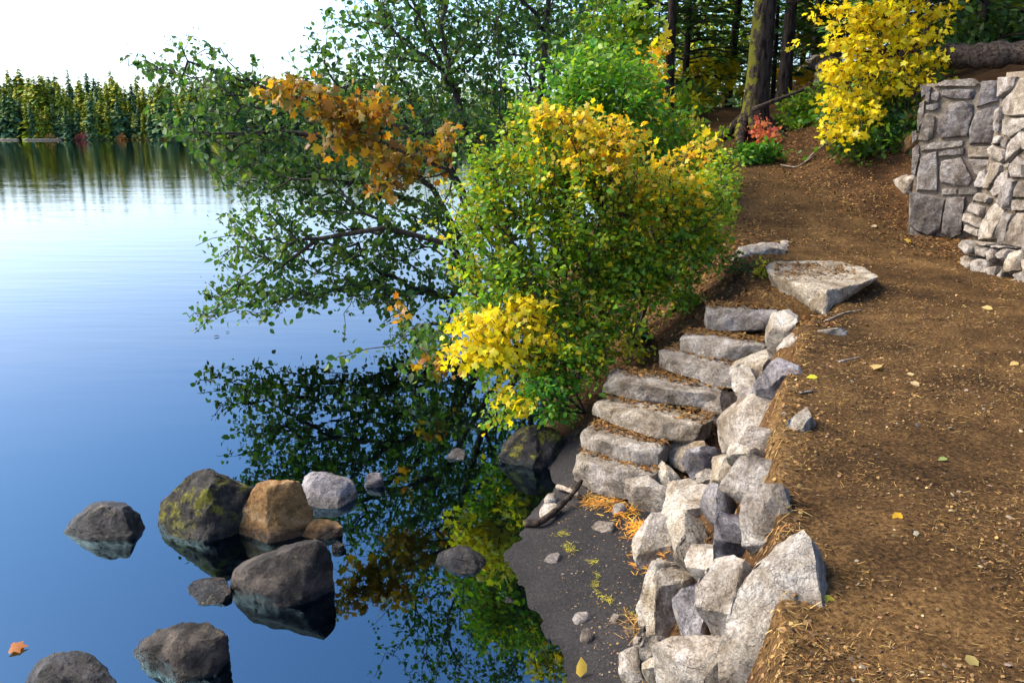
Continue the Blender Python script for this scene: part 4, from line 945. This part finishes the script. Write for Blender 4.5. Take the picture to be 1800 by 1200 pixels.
# ------------------------------------------------------------------ trees of the near wood
def trunk_mesh(name, p0, top, r0, r1, flare, mat, sides=20, rings=26, rough=.05, lean=(0, 0)):
    V = []; zz = np.linspace(0, 1, rings) ** 1.6
    for i, t in enumerate(zz):
        z = p0[2] - .25 + (top - p0[2] + .25) * t; hh = z - p0[2]
        r = r0 + (r1 - r0) * t + flare * r0 * math.exp(-max(hh, 0) / .35)
        for k in range(sides):
            a = 2 * math.pi * k / sides
            lob = 1 + (flare * .35 * math.exp(-max(hh, 0) / .4)) * math.sin(a * 5 + 1) + rough * mnoise.noise(Vector((math.cos(a) * 2.2 + p0[0], math.sin(a) * 2.2, z * .9))) + rough * .7 * mnoise.noise(Vector((math.cos(a) * 7, math.sin(a) * 7 + p0[1], z * 1.5)))
            V.append((p0[0] + lean[0] * hh + r * lob * math.cos(a), p0[1] + lean[1] * hh + r * lob * math.sin(a), z))
    V = np.array(V); i = np.arange(rings - 1)[:, None] * sides; k = np.arange(sides)[None]; j = (k + 1) % sides
    F = np.stack([i + k, i + j, i + sides + j, i + sides + k], -1).reshape(-1, 4)
    return mesh_np(name, V, F, M[mat], origin=p0)
def bough_geo(base, hts, length_f, nper, droop, tuft, dens, pal, rt=.0):
    segs, cen, nrm, up, sz = [], [], [], [], []
    for h in hts:
        for q in range(nper):
            a = rng.random() * 2 * math.pi; L = length_f(h) * (.7 + .5 * rng.random())
            d = np.array([math.cos(a), math.sin(a), 0]); s = np.array([-d[1], d[0], 0]); p = np.array([base[0], base[1], h + rng.normal(0, .12)]); n = max(3, int(L / .35)); pts = [p + d * rt]
            for i in range(1, n + 1):
                f = i / n; pts.append(p + d * (rt + L * f) + [0, 0, .12 * L * math.sin(f * 2.2) - droop * L * f * f])
            for i in range(n):
                segs.append([*pts[i], *pts[i + 1], .022 * (1 - i / n) + .005, .022 * (1 - (i + 1) / n) + .004])
            m = int(L * dens)
            f = rng.random(m) ** .8 * .9 + .1; x = f * n; i0 = np.minimum(x.astype(int), n - 1); P = np.array(pts)
            c = P[i0] + (P[i0 + 1] - P[i0]) * (x - i0)[:, None]
            side = rng.choice([-1, 1], m)[:, None] * s; w = (1 - .75 * f)[:, None] * L * .32 * rng.random((m, 1))
            cen.append(c + side * w + d * w * .5 + rng.normal(0, .03, (m, 3)) - [0, 0, .0]); up.append(side * (.7 - .3 * f[:, None]) + d * .8 + [0, 0, -.25] + rng.normal(0, .25, (m, 3)))
            nrm.append(np.tile([0, 0, 1.], (m, 1)) + rng.normal(0, .3, (m, 3))); sz.append(tuft * (.7 + .6 * rng.random(m)))
    cen, nrm, up, sz = map(np.concatenate, (cen, nrm, up, sz))
    return np.array(segs), scatter_tpl(SPRAY, cen, nrm, up, sz, leaf_colors(len(cen), pal, .2))
def tree(name, label, u, y, width_px, top, lo, flen, nper, step, mat='bark', flare=.35, group=None, droop=.35, tuft=.34, dens=16, lean=(0, 0), pal=CON, z=None):
    x = (u - 900) / FP * (y * CT + (H - 4) * ST); p = on(x, y); dist = y * CT; r = width_px * .66 / FP * dist / 2
    t = tag(empty(name, p), label, 'tree', group)
    link('trunk', trunk_mesh('trunk', p, top, r, r * .35, flare, mat, lean=lean), t, loc=p)
    if lo is not None:
        segs, (v, f, c) = bough_geo(p, np.arange(lo, top + .5, step), flen, nper, droop, tuft, dens, pal, rt=r * .6)
        V, F = tubes(segs, 4); tag(link('boughs', mesh_np('boughs', V, F, M['bark'], origin=p), t, loc=p), kind='stuff')
        tag(link('crown', mesh_np('crown', v, f, M['needle'], c, origin=p), t, loc=p), kind='stuff')
    return t, p, r
big, bp, br = tree('conifer_tree', 'thick conifer trunk with yellow-green moss and spreading roots beside the path', 1330, 17.3, 66, 14, 6.6, lambda h: 2.8, 2, .55, mat='mossbark', flare=.55, lean=(.02, 0))
for a, L, w in ((200, 1.1, .12), (235, 1.3, .13), (270, 1.0, .11), (300, .9, .10), (165, .8, .1), (330, 1.0, .09), (20, 1.1, .1)):
    a = math.radians(a); d = np.array([math.cos(a), math.sin(a)]); sg = []; pr = None
    for i in range(9):
        f = i / 8; q = bp[:2] + d * (br * .7 + L * f) + np.array([-d[1], d[0]]) * .12 * math.sin(f * 5 + a); zz = tz(*q) + (.42 * (1 - f) ** 2.6 - .03) ; p3 = np.array([*q, zz])
        if pr is not None: sg.append([*pr, *p3, w * (1.15 - (i - 1) / 8), w * (1.15 - f) + .01])
        pr = p3
    V, F = tubes(sg, 8); link('root', mesh_np('root', V, F, M['mossbark'], origin=bp), big, loc=bp)
NT = [('conifer_tree', 'dark trunk just right of and behind the mossy conifer', 1378, 20.5, 34, 14, 6.2, 2.6), ('conifer_tree', 'slender dark trunk higher on the slope left of the yellow maple', 1424, 25.5, 20, 15, 7.5, 2.6),
      ('conifer_tree', 'dark leaning trunk left of and behind the mossy conifer', 1278, 24, 22, 14, 4.8, 2.6), ('conifer_tree', 'dark straight trunk beside the orange maple sapling', 1178, 19.5, 26, 14, 6.6, 2.6),
      ('conifer_tree', 'dark trunk farthest left in the wood', 1076, 22.5, 24, 14, 5.6, 2.8), ('conifer_tree', 'thin trunk second from the left in the wood', 1104, 24, 10, 12, 6.2, 1.8),
      ('conifer_tree', 'straight trunk third from the left in the wood', 1133, 23, 17, 13, 6.2, 2.4), ('conifer_tree', 'thin trunk close behind the second big trunk', 1358, 23.5, 12, 12, 7, 2.0),
      ('conifer_tree', 'dark slim trunk rising through the yellow maple', 1618, 15.5, 15, 12, 5.4, 2.2), ('conifer_tree', 'dark conifer with low boughs above the stone wall', 1710, 18.5, 22, 13, 5.0, 2.8), ('conifer_tree', 'dark conifer at the right edge behind the fallen log', 1800, 21, 24, 14, 5.2, 3.0)]
for nm, lab, u, y, w, top, lo, fl in NT:
    tree(nm, lab, u, y, w, top, lo, (lambda q, top=top: lambda h: q * (1.15 - .7 * h / top))(fl), 3, .42, lean=(.05 if 'leaning' in lab else rng.normal(0, .012), 0))
# young hemlocks filling the wood behind
YT = [(1200, 23), (1320, 29), (1400, 30), (1460, 28), (1500, 24), (1555, 22), (1590, 27), (1650, 22), (1690, 25), (1745, 24), (1790, 27), (1840, 22), (1150, 27), (1640, 32), (1720, 33), (1530, 33), (1445, 36), (1880, 28)]
protos = []
for i in range(3):
    p = np.zeros(3); hh = 9 + i; segs, gm = bough_geo(p, np.arange(.7, hh, .34), lambda h, hh=hh: 2.3 * (1.08 - h / hh) + .2, 4, .30, .36, 13, CON)
    V, F = tubes(segs, 4)
    protos.append((trunk_mesh('trunk', p, hh, .11, .02, .2, 'bark', 8, 10), mesh_np('boughs', V, F, M['bark']), mesh_np('crown', *gm[:2], M['needle'], gm[2])))
ORD = 'leftmost|second from the left|third from the left|fourth from the left|fifth from the left|sixth from the left|seventh from the left|eighth from the left|ninth from the left|tenth from the left|eleventh from the left|eleventh from the right|tenth from the right|ninth from the right|eighth from the right|seventh from the right|sixth from the right|fifth from the right|fourth from the right|third from the right|second from the right|rightmost'.split('|')
YT.sort(); ORD = ORD[:len(YT) // 2] + ORD[len(YT) // 2 - len(YT):]
for i, (u, y) in enumerate(YT):
    x = (u - 900) / FP * (y * CT); p = on(x, y); tm, bm_, cm = protos[i % 3]
    t = tag(empty('young_conifer', p), 'young dark green conifer in the wood behind the big trunks, ' + ORD[i], 'tree', 'young conifers of the wood'); t.rotation_euler.z = rng.random() * 6
    s = .85 + .4 * rng.random(); t.scale = (s, s, s)
    for nm, me in (('trunk', tm), ('boughs', bm_), ('crown', cm)):
        o = bpy.data.objects.new(nm, me); C.objects.link(o); o.parent = t
        if nm != 'trunk': o['kind'] = 'stuff'

# fallen log, dead branches
def limb(name, pts, r0, r1, mat, label, cat, n=5, sides=9, group=None, parent=None):
    P = np.array(pts, float); tt = np.linspace(0, len(P) - 1, (len(P) - 1) * n + 1); Q = np.stack([np.interp(tt, np.arange(len(P)), P[:, k]) for k in range(3)], 1)
    Q[1:-1] = (Q[:-2] + 2 * Q[1:-1] + Q[2:]) / 4
    R = np.linspace(r0, r1, len(Q)) * (1 + .12 * rng.normal(0, 1, len(Q)))
    V = []; F = []; m = len(Q)
    dirs = np.gradient(Q, axis=0); dirs /= np.linalg.norm(dirs, axis=1)[:, None]
    for q, d, r in zip(Q, dirs, R):
        x = np.cross(d, [0, 0.1, 1.]); x /= np.linalg.norm(x); y = np.cross(d, x)
        for k in range(sides):
            a = 2 * math.pi * k / sides; V.append(q + (x * math.cos(a) + y * math.sin(a)) * r * (1 + .12 * mnoise.noise(Vector(q * 6 + x * math.cos(a) * 3))))
    i = np.arange(m - 1)[:, None] * sides; k = np.arange(sides)[None]; j = (k + 1) % sides
    F = [np.stack([i + k, i + j, i + sides + j, i + sides + k], -1).reshape(-1, 4), np.array([list(range(sides))[::-1], list(range((m - 1) * sides, m * sides))])]
    o = link(name, mesh_np(name, np.array(V), F, M[mat], origin=Q[0]), parent, loc=Q[0])
    return tag(o, label, cat, group) if label else o
def gnd(u, v, dz=0.0):
    p = hit(u, v, 1.2, 40); p[2] = tz(p[0], p[1]) + dz; return p
limb('fallen_log', [g(1655, 100, 14.6), g(1720, 100, 14.2), g(1790, 94, 13.9), g(1880, 88, 13.6)], .20, .22, 'log', 'fallen brown log lying above the stone wall', 'log')
limb('dead_branch', [g(1325, 192, 16.2), g(1365, 176, 16.3), g(1412, 158, 16.6)], .05, .03, 'log', 'bare dead branch leaning against the mossy conifer', 'branch')
limb('dead_branch', [gnd(1415, 288, .03), gnd(1440, 268, .08), gnd(1475, 250, .1)], .022, .012, 'drift', 'pale bare branch on the bank at the path edge', 'branch')
limb('dead_branch', [gnd(1372, 292, .02), gnd(1400, 298, .03), gnd(1430, 280, .05)], .016, .008, 'drift', 'thin pale root lying along the path edge', 'branch')
limb('dead_branch', [gnd(1090, 560, .25), gnd(1130, 530, .35), gnd(1180, 505, .25)], .008, .004, 'drift', 'thin bare twig sticking out under the big bush', 'branch')
limb('driftwood_stick', [hit(922, 925) + [0, 0, .03], hit(950, 928) + [0, 0, .05], hit(980, 908) + [0, 0, .07], hit(1005, 888) + [0, 0, .10], hit(1022, 870) + [0, 0, .14]], .030, .018, 'mossbark', 'mossy bent stick lying on the black sand beach', 'stick')
limb('driftwood_piece', [hit(980, 862) + [0, 0, .04], hit(1000, 870) + [0, 0, .05], hit(1018, 878) + [0, 0, .04]], .022, .026, 'drift', 'short white driftwood piece under the lowest step', 'driftwood')
for (pts, lab) in (([(1450, 568), (1485, 552), (1515, 548)], 'forked brown stick on the path in front of the large slab'), ([(1475, 640), (1510, 632)], 'short stick on the path below the slab'),
                   ([(1405, 695), (1428, 690)], 'curled twig beside the lilac stone')):
    limb('path_stick', [gnd(u, v, .012) for u, v in pts], .010, .006, 'drift', lab, 'stick', sides=6)

# ------------------------------------------------------------------ far shore
def far_conifer(hh, wid, tiers, per, pal):
    cen, nrm, up, sz = [], [], [], []
    for i in range(tiers):
        f = i / (tiers - 1); z = hh * (.07 + .93 * f); L = wid * (1.08 - f) ** .75 * (.8 + .4 * rng.random())
        for k in range(per):
            a = 2 * math.pi * (k + rng.random() * .8) / per; d = np.array([math.cos(a), math.sin(a), -.32 + .25 * f])
            cen.append([0, 0, z + rng.normal(0, .25)]); up.append(d); nrm.append(np.array([d[0] * .35, d[1] * .35, 1.]) + rng.normal(0, .25, 3)); sz.append(L * (.75 + .5 * rng.random()))
        T = (SPRAY[0] * [1.7, 1, 1.6], SPRAY[1])
    return scatter_tpl(T, np.array(cen), np.array(nrm), np.array(up), np.array(sz), leaf_colors(len(cen), pal, .18))
FAR_SHADE = [(.035, .11, .055), (.05, .13, .055), (.03, .085, .055), (.10, .17, .04), (.14, .19, .03)]  # mainly the low front trees: their shade is put into the needle colour
FAR_SUN = [(.22, .26, .018), (.30, .30, .015), (.15, .22, .02), (.09, .17, .035), (.38, .32, .015)]  # mainly the taller trees behind: sunlight on them put into the needle colour
fp = []
for pal in (FAR_SHADE, FAR_SUN):
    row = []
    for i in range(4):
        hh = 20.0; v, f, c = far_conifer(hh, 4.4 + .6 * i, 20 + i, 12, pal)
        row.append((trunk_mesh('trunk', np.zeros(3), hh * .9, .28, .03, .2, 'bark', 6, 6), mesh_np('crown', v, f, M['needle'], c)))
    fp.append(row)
def shore_y(x): return 335 + 9 * math.sin(x / 37.0) + 5 * math.sin(x / 13.0 + 1)
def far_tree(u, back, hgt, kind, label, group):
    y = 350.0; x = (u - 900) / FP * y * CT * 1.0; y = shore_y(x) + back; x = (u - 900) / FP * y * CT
    label = ('shade-tinted blue-green ' if kind == 0 else 'sun-tinted yellow-green ') + label
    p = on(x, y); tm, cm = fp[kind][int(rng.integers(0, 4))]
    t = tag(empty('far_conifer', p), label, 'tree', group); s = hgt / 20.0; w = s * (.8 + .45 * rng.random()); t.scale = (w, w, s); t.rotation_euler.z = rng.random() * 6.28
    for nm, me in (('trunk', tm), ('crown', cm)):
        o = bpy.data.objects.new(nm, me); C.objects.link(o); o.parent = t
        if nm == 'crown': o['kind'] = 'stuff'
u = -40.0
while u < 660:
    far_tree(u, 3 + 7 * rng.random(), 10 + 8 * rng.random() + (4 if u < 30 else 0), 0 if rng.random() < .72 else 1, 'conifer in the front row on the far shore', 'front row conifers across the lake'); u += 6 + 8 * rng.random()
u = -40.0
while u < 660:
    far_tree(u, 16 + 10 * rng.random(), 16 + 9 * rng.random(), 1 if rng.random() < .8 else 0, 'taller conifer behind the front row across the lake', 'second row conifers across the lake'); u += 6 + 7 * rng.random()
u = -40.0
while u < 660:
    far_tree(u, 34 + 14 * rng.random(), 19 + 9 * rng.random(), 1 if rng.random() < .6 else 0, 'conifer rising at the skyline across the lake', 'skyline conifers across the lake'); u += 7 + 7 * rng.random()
# the wood goes on along the shore, hidden behind the near leaves
vs, fs, cs, off = [], [], [], 0
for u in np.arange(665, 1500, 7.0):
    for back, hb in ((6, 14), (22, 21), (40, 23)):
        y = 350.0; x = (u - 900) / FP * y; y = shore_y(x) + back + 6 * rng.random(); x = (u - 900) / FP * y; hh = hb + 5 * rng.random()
        v, f, c = far_conifer(hh, 3.6, 11, 7, FAR_SHADE if (back < 10) == (rng.random() < .8) else FAR_SUN); p = on(x, y); vs.append(v + p); fs.append(f + off); cs.append(c); off += len(v)
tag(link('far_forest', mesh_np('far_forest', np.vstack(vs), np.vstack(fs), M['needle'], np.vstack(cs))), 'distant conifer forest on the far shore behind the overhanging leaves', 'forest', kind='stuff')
# autumn bushes and pale logs at the far waterline
for u, w, pal, lab in ((110, 20, [(.30, .16, .04), (.2, .16, .04)], 'yellowish bush at the far waterline, leftmost of the shore bushes'), (155, 26, [(.30, .07, .05), (.22, .06, .05)], 'red bush at the far waterline'),
                       (190, 18, [(.05, .09, .03), (.10, .12, .03)], 'green bush at the far waterline right of the red bush'), (213, 14, [(.45, .14, .03), (.40, .20, .04)], 'bright orange bush at the far waterline'),
                       (245, 26, [(.25, .20, .04), (.15, .16, .03)], 'yellow-green bush at the far waterline right of the orange bush'), (305, 24, [(.42, .30, .03), (.3, .25, .03)], 'golden bush at the far waterline behind the hanging leaves')):
    y = 350.0; x = (u - 900) / FP * y * CT; y = shore_y(x) + 2.0; p = on(x, y, -.2); n = 160
    q = rng.normal(0, 1, (n, 3)); q /= np.linalg.norm(q, axis=1)[:, None]; q *= rng.random((n, 1)) ** .4; q[:, 2] = np.abs(q[:, 2])
    k = w / FP * y / 2
    v, f, c = scatter_tpl(LEAF, p + q * [k, 2.0, 2.6], rng.normal(0, 1, (n, 3)) + [0, -.4, .6], rng.normal(0, 1, (n, 3)), .9 + .5 * rng.random(n), leaf_colors(n, pal))
    t = tag(empty('shore_bush', p), lab, 'bush'); tag(link('foliage', mesh_np('foliage', v, f, M['needle'], c, origin=p), t, loc=p), kind='stuff')
for u0, u1, lab in ((22, 55, 'grey log lying on the far shore, left of the pale one'), (64, 120, 'long pale log at the far waterline')):
    P = []
    for u in (u0, (u0 + u1) / 2, u1):
        y = 345.; x = (u - 900) / FP * y * CT; y = shore_y(x) - 1.5; P.append([x, y, .25])
    limb('shore_log', P, .35, .25, 'drift', lab, 'log')

# ------------------------------------------------------------------ litter
NEEDLE = (np.array([[-.5, 0, 0], [.5, 0, 0], [.35, 1, 0], [-.35, 1, 0], [0, .5, .5]]) * [.07, 1, .07], np.array([[0, 1, 4], [1, 2, 4], [2, 3, 4], [3, 0, 4]]))
CHIP = (np.array([[-.4, 0, 0], [.35, .1, .03], [.5, .6, .0], [.1, 1, .04], [-.5, .7, 0], [0, .5, .18]]), np.array([[0, 1, 5], [1, 2, 5], [2, 3, 5], [3, 4, 5], [4, 0, 5]]))
L_TAN = [(.27, .165, .055), (.15, .08, .025), (.38, .25, .09), (.08, .042, .016), (.22, .11, .03), (.12, .065, .02)]
L_DRK = [(.045, .028, .016), (.09, .055, .028), (.14, .08, .035), (.03, .02, .013), (.20, .12, .055)]
L_ORA = [(.50, .20, .025), (.58, .27, .03), (.42, .14, .02), (.60, .36, .04)]
def lay(n, xy, tpl, size, pal, lift=.004, tilt=.25, zf=None):
    x, y = xy; z = (terrain(x, y) + relief_at(x, y) if zf is None else zf(x, y)) + lift
    a = rng.random(n) * 2 * np.pi
    e = .02; sx = (terrain(x + e, y) - terrain(x - e, y)) / (2 * e); sy = (terrain(x, y + e) - terrain(x, y - e)) / (2 * e)
    if zf is not None: sx = sx * 0; sy = sy * 0
    nrm = np.stack([-np.clip(sx, -1.5, 1.5), -np.clip(sy, -1.5, 1.5), np.ones(n)], 1) + rng.normal(0, tilt, (n, 3)) * [1, 1, .2]
    return scatter_tpl(tpl, np.stack([x, y, z], 1), nrm, np.stack([np.cos(a), np.sin(a), np.zeros(n)], 1), size, leaf_colors(n, pal, .2))
def join(name, parts, label, cat, mat='litter', kind='stuff'):
    vs, fs, cs, off = [], [], [], 0
    for v, f, c in parts: vs.append(v); fs.append(f + off); cs.append(c); off += len(v)
    return tag(link(name, mesh_np(name, np.vstack(vs), np.vstack(fs), M[mat], np.vstack(cs), shade=False)), label, cat, kind=kind)
def strewn(n, y0, y1, left=0.0, edge=False):
    q = rng.random(n); y = 1 / (1 / y0 + (1 / y1 - 1 / y0) * q)
    l = ip(XT, y) - .05 + left; r = np.minimum(ip(PR, y) + .6, l + 6)
    f = rng.random(n); f = f ** 2.2 if edge else f
    x = l + (r - l) * f; k = rng.random(n) < np.clip(.75 + 2.0 * vnoise(x * 1.9 + 40, y * 1.9) + 1.2 * vnoise(x * 5, y * 5 + 70), .08, 1)
    return np.where(k, x, l + (r - l) * rng.random(n)), np.where(k, y, y0 * .5)
parts = []
xy = strewn(46000, 1.5, 14); parts.append(lay(46000, xy, NEEDLE, (.016 + .036 * rng.random(46000) ** 1.5) * (.45 + xy[1] * .10), L_TAN))
xy = strewn(8000, 1.5, 14, edge=True); parts.append(lay(8000, xy, NEEDLE, (.02 + .032 * rng.random(8000)) * (.45 + xy[1] * .10), L_TAN))
xy = strewn(60000, 1.5, 16); parts.append(lay(60000, xy, CHIP, (.006 + .016 * rng.random(60000) ** 1.6) * (.45 + xy[1] * .10), L_DRK + L_TAN[:2], lift=.003, tilt=.5))
xy = strewn(1600, 1.5, 12); parts.append(lay(1600, xy, CHIP, .008 + .02 * rng.random(1600) ** 2, [(.20, .15, .10), (.14, .12, .1), (.34, .26, .14)], lift=.004, tilt=.5))
join('needle_litter', parts, 'brown and tan needles, chips and crumbs strewn over the path', 'needles')
# bank under the bush and the wooded slope
n = 30000; y = 6.6 + 12.4 * rng.random(n) ** 1.3; x = ip(XB, y) + .2 + (7 - ip(XB, y)) * rng.random(n)
k = (x < ip(XT, y) + .1 + .5 * rng.random(n) ** 2) | (x > ip(PR, y) - .4 * rng.random(n)) | (rng.random(n) < .06 * np.clip((y - 8) / 2, 0, 1)); x, y = x[k], y[k]; n = len(x)
parts = [lay(n, (x, y), CHIP, .016 + .03 * rng.random(n), [(.16, .072, .022), (.10, .045, .015), (.045, .022, .010), (.24, .13, .04), (.07, .032, .012)], tilt=.5), ]
m_ = n // 3; parts.append(lay(m_, (x[:m_] + rng.normal(0, .05, m_), y[:m_]), NEEDLE, .04 + .05 * rng.random(m_), L_TAN))
join('leaf_litter', parts, 'brown dead leaves and needles covering the wooded bank', 'leaf litter')
# the wall's pockets of soil and needles
n = 1500; y = 2.2 + 4.2 * rng.random(n); f = rng.random(n) ** .6; x = ip(XB, y) + (ip(XT, y) + .12 - ip(XB, y)) * f
join('wall_litter', [lay(n, (x, y), CHIP, .008 + .016 * rng.random(n), L_DRK + L_TAN[:2], lift=.02, tilt=.5), lay(n, (x, y), NEEDLE, .03 + .03 * rng.random(n), L_TAN, lift=.025)], 'dry needles and crumbs lodged between the wall boulders', 'needles')
# soil and needles lying at the back of each tread
parts = []
for i, (l, r, zz, rise, dep, mt) in enumerate(STEPS):
    A, B = at_z(*l, zz), at_z(*r, zz); e = B - A; bk = np.array([-e[1], e[0], 0]); bk /= np.linalg.norm(bk); n = 420
    q = A + e * rng.random((n, 1)) + bk * (dep * (.28 + .6 * rng.random((n, 1)) ** .7)); up_ = zz + .004
    parts.append(lay(n, (q[:, 0], q[:, 1]), CHIP, .012 + .026 * rng.random(n), [(.16, .075, .02), (.09, .045, .018), (.24, .12, .035), (.05, .03, .015)], zf=lambda x, y, z=up_: np.full_like(x, z) - .008 + .01 * rng.random(len(x)), tilt=.4))
    m = 160; parts.append(lay(m, (q[:m, 0], q[:m, 1]), NEEDLE, .04 + .04 * rng.random(m), L_TAN, zf=lambda x, y, z=up_: np.full_like(x, z + .006)))
n = 900; q = np.array([at_z(u, v, 1.665) for u, v in zip(rng.normal(1420, 42, n).clip(1365, 1500), rng.normal(474, 8, n).clip(463, 492))])
parts.append(lay(n, (q[:, 0], q[:, 1]), CHIP, .012 + .025 * rng.random(n), [(.16, .08, .025), (.09, .045, .018), (.24, .13, .045)], zf=lambda x, y: np.full_like(x, 1.652) + .012 * rng.random(len(x)), tilt=.4))
join('step_litter', parts, 'brown needles and soil lying on the treads of the stone steps', 'needles')
# beach: orange needles, yellow water-weed, flecks
def around(pts, n, s):
    P = np.array([hit(*p)[:2] for p in pts]); k = rng.integers(0, len(P), n); q = P[k] + rng.normal(0, s, (n, 2))
    if s < .04: k2 = np.minimum(k + 1, len(P) - 1); q = q + (P[k2] - P[k]) * rng.random((n, 1))
    return q[:, 0], q[:, 1]
bz = lambda x, y: np.maximum(terrain(x, y) + relief_at(x, y), 0)
parts = []
for pts, n, s, pal, sz in (([(1120, 930), (1140, 950), (1148, 975), (1150, 1000), (1130, 940), (1150, 960), (1095, 905)], 900, .055, L_ORA, .07), ([(1040, 882), (1060, 882), (1080, 890), (1050, 890)], 420, .05, L_ORA + L_TAN, .07), ([(1135, 1080), (1120, 1090), (1130, 1100)], 130, .05, L_TAN, .09)):
    xy = around(pts, n, s); parts.append(lay(n, xy, NEEDLE, sz * (.6 + .6 * rng.random(n)), pal, lift=.012, zf=lambda x, y: bz(x, y) + .022 * rng.random(len(x))))
join('orange_needles', parts, 'drift of orange conifer needles at the top of the black beach', 'needles')
parts = []
for pts, n, s in (([(1000, 945), (985, 940)], 60, .03), ([(1000, 965), (995, 958), (1003, 970)], 80, .02), ([(1045, 992), (1040, 985)], 50, .02), ([(1050, 1005), (1047, 1020), (1045, 1030), (1050, 1045), (1062, 1050), (1073, 1056)], 150, .012), ([(1095, 1072), (1110, 1078)], 40, .02)):
    xy = around(pts, n, s); parts.append(lay(n, xy, NEEDLE, .015 + .03 * rng.random(n) ** 1.5, [(.35, .33, .03), (.26, .28, .03), (.42, .36, .04), (.2, .14, .03)], lift=.008, zf=bz))
join('water_weed', parts, 'strands of yellow-green weed dried on the black sand', 'weed')
n = 1500; y = 3.9 + 2.9 * rng.random(n); x = ip(XS, y) + .15 + (ip(XB, y) - ip(XS, y)) * rng.random(n) ** .6
join('beach_flecks', [lay(n, (x, y), CHIP, .005 + .014 * rng.random(n) ** 2, [(.2, .16, .12), (.12, .08, .04), (.06, .05, .05), (.3, .18, .06)], lift=.003, tilt=.4, zf=bz)], 'bits of bark and grit on the black sand', 'grit')
# single fallen leaves one can point to
FL = [(1582, 911, .05, (.62, .36, .02), LEAF, 'small orange-yellow leaf alone on the near path'), (1536, 651, .09, (.55, .40, .16), LEAF, 'pale tan leaf on the path nearest the lilac stone'), (1607, 659, .06, (.58, .44, .2), LEAF, 'pale leaf right of the tan leaf on the path'),
      (1697, 1157, .045, (.30, .24, .08), LEAF, 'olive-brown leaf low in the right corner of the path'), (1745, 545, .08, (.58, .42, .16), LEAF, 'pale yellow leaf on the path below the stone wall'), (1600, 676, .06, (.5, .38, .2), LEAF, 'beige leaf just below the pale leaf on the path'),
      (1437, 668, .06, (.5, .48, .04), LEAF, 'yellow-green leaf beside the lilac stone'), (1540, 401, .10, (.5, .42, .28), LEAF, 'pale chip of wood lying across the upper path'), (1443, 1050, .05, (.42, .40, .03), LEAF, 'yellow-green leaf on the big pale wedge rock edge'),
      (1665, 809, .04, (.25, .32, .10), LEAF, 'little grey-green leaf on the middle of the path'), (1590, 425, .09, (.5, .34, .06), MAPLE, 'crumpled yellow leaf by the foot of the stone wall'), (1790, 640, .06, (.6, .42, .16), LEAF, 'pale leaf at the right edge of the path')]
for u, v, sz, col, tpl, lab in FL:
    p = hit(u, v); p[2] = float(terrain(p[0], p[1]) + relief_at(np.array(p[0]), np.array(p[1]))) + .014
    a = rng.random() * 6; vv, ff, cc = scatter_tpl(tpl, np.zeros((1, 3)), np.array([[-.1, -.25, 1.]]) + rng.normal(0, .12, (1, 3)), np.array([[math.cos(a), math.sin(a), 0]]), np.array([sz * 1.25]), np.array([col]))
    tag(link('fallen_leaf', mesh_np('fallen_leaf', vv, ff, M['leaf'], cc), None, loc=p), lab, 'leaf', 'fallen leaves on the path')
for u, v, sz, col, tpl, lab, tl in ((10, 1143, .13, (.40, .13, .025), MAPLE, 'orange-brown maple leaf floating at the left edge of the lake', .12), (375, 592, .10, (.03, .025, .02), LEAF, 'dark leaf floating on the lake, nearer of two', 0), (396, 584, .07, (.03, .025, .02), LEAF, 'dark leaf floating on the lake, farther of two', 0), (1020, 1190, .12, (.5, .36, .10), LEAF, 'curled yellow leaf standing at the water line bottom edge', 1.2)):
    p = at_z(u, v, .006 if tl < 1 else .02); nr = np.array([[0, -tl, 1.]]) if tl < 1 else np.array([[.5, -1., .2]])
    vv, ff, cc = scatter_tpl(tpl, np.zeros((1, 3)), nr, np.array([[.9, .3, 0]]) if tl < 1 else np.array([[.2, 0, 1.]]), np.array([sz]), np.array([col]))
    vv[:, 2] -= vv[:, 2].min() if tl < 1 else 0
    tag(link('fallen_leaf', mesh_np('fallen_leaf', vv, ff, M['leaf'], cc), None, loc=p), lab, 'leaf')
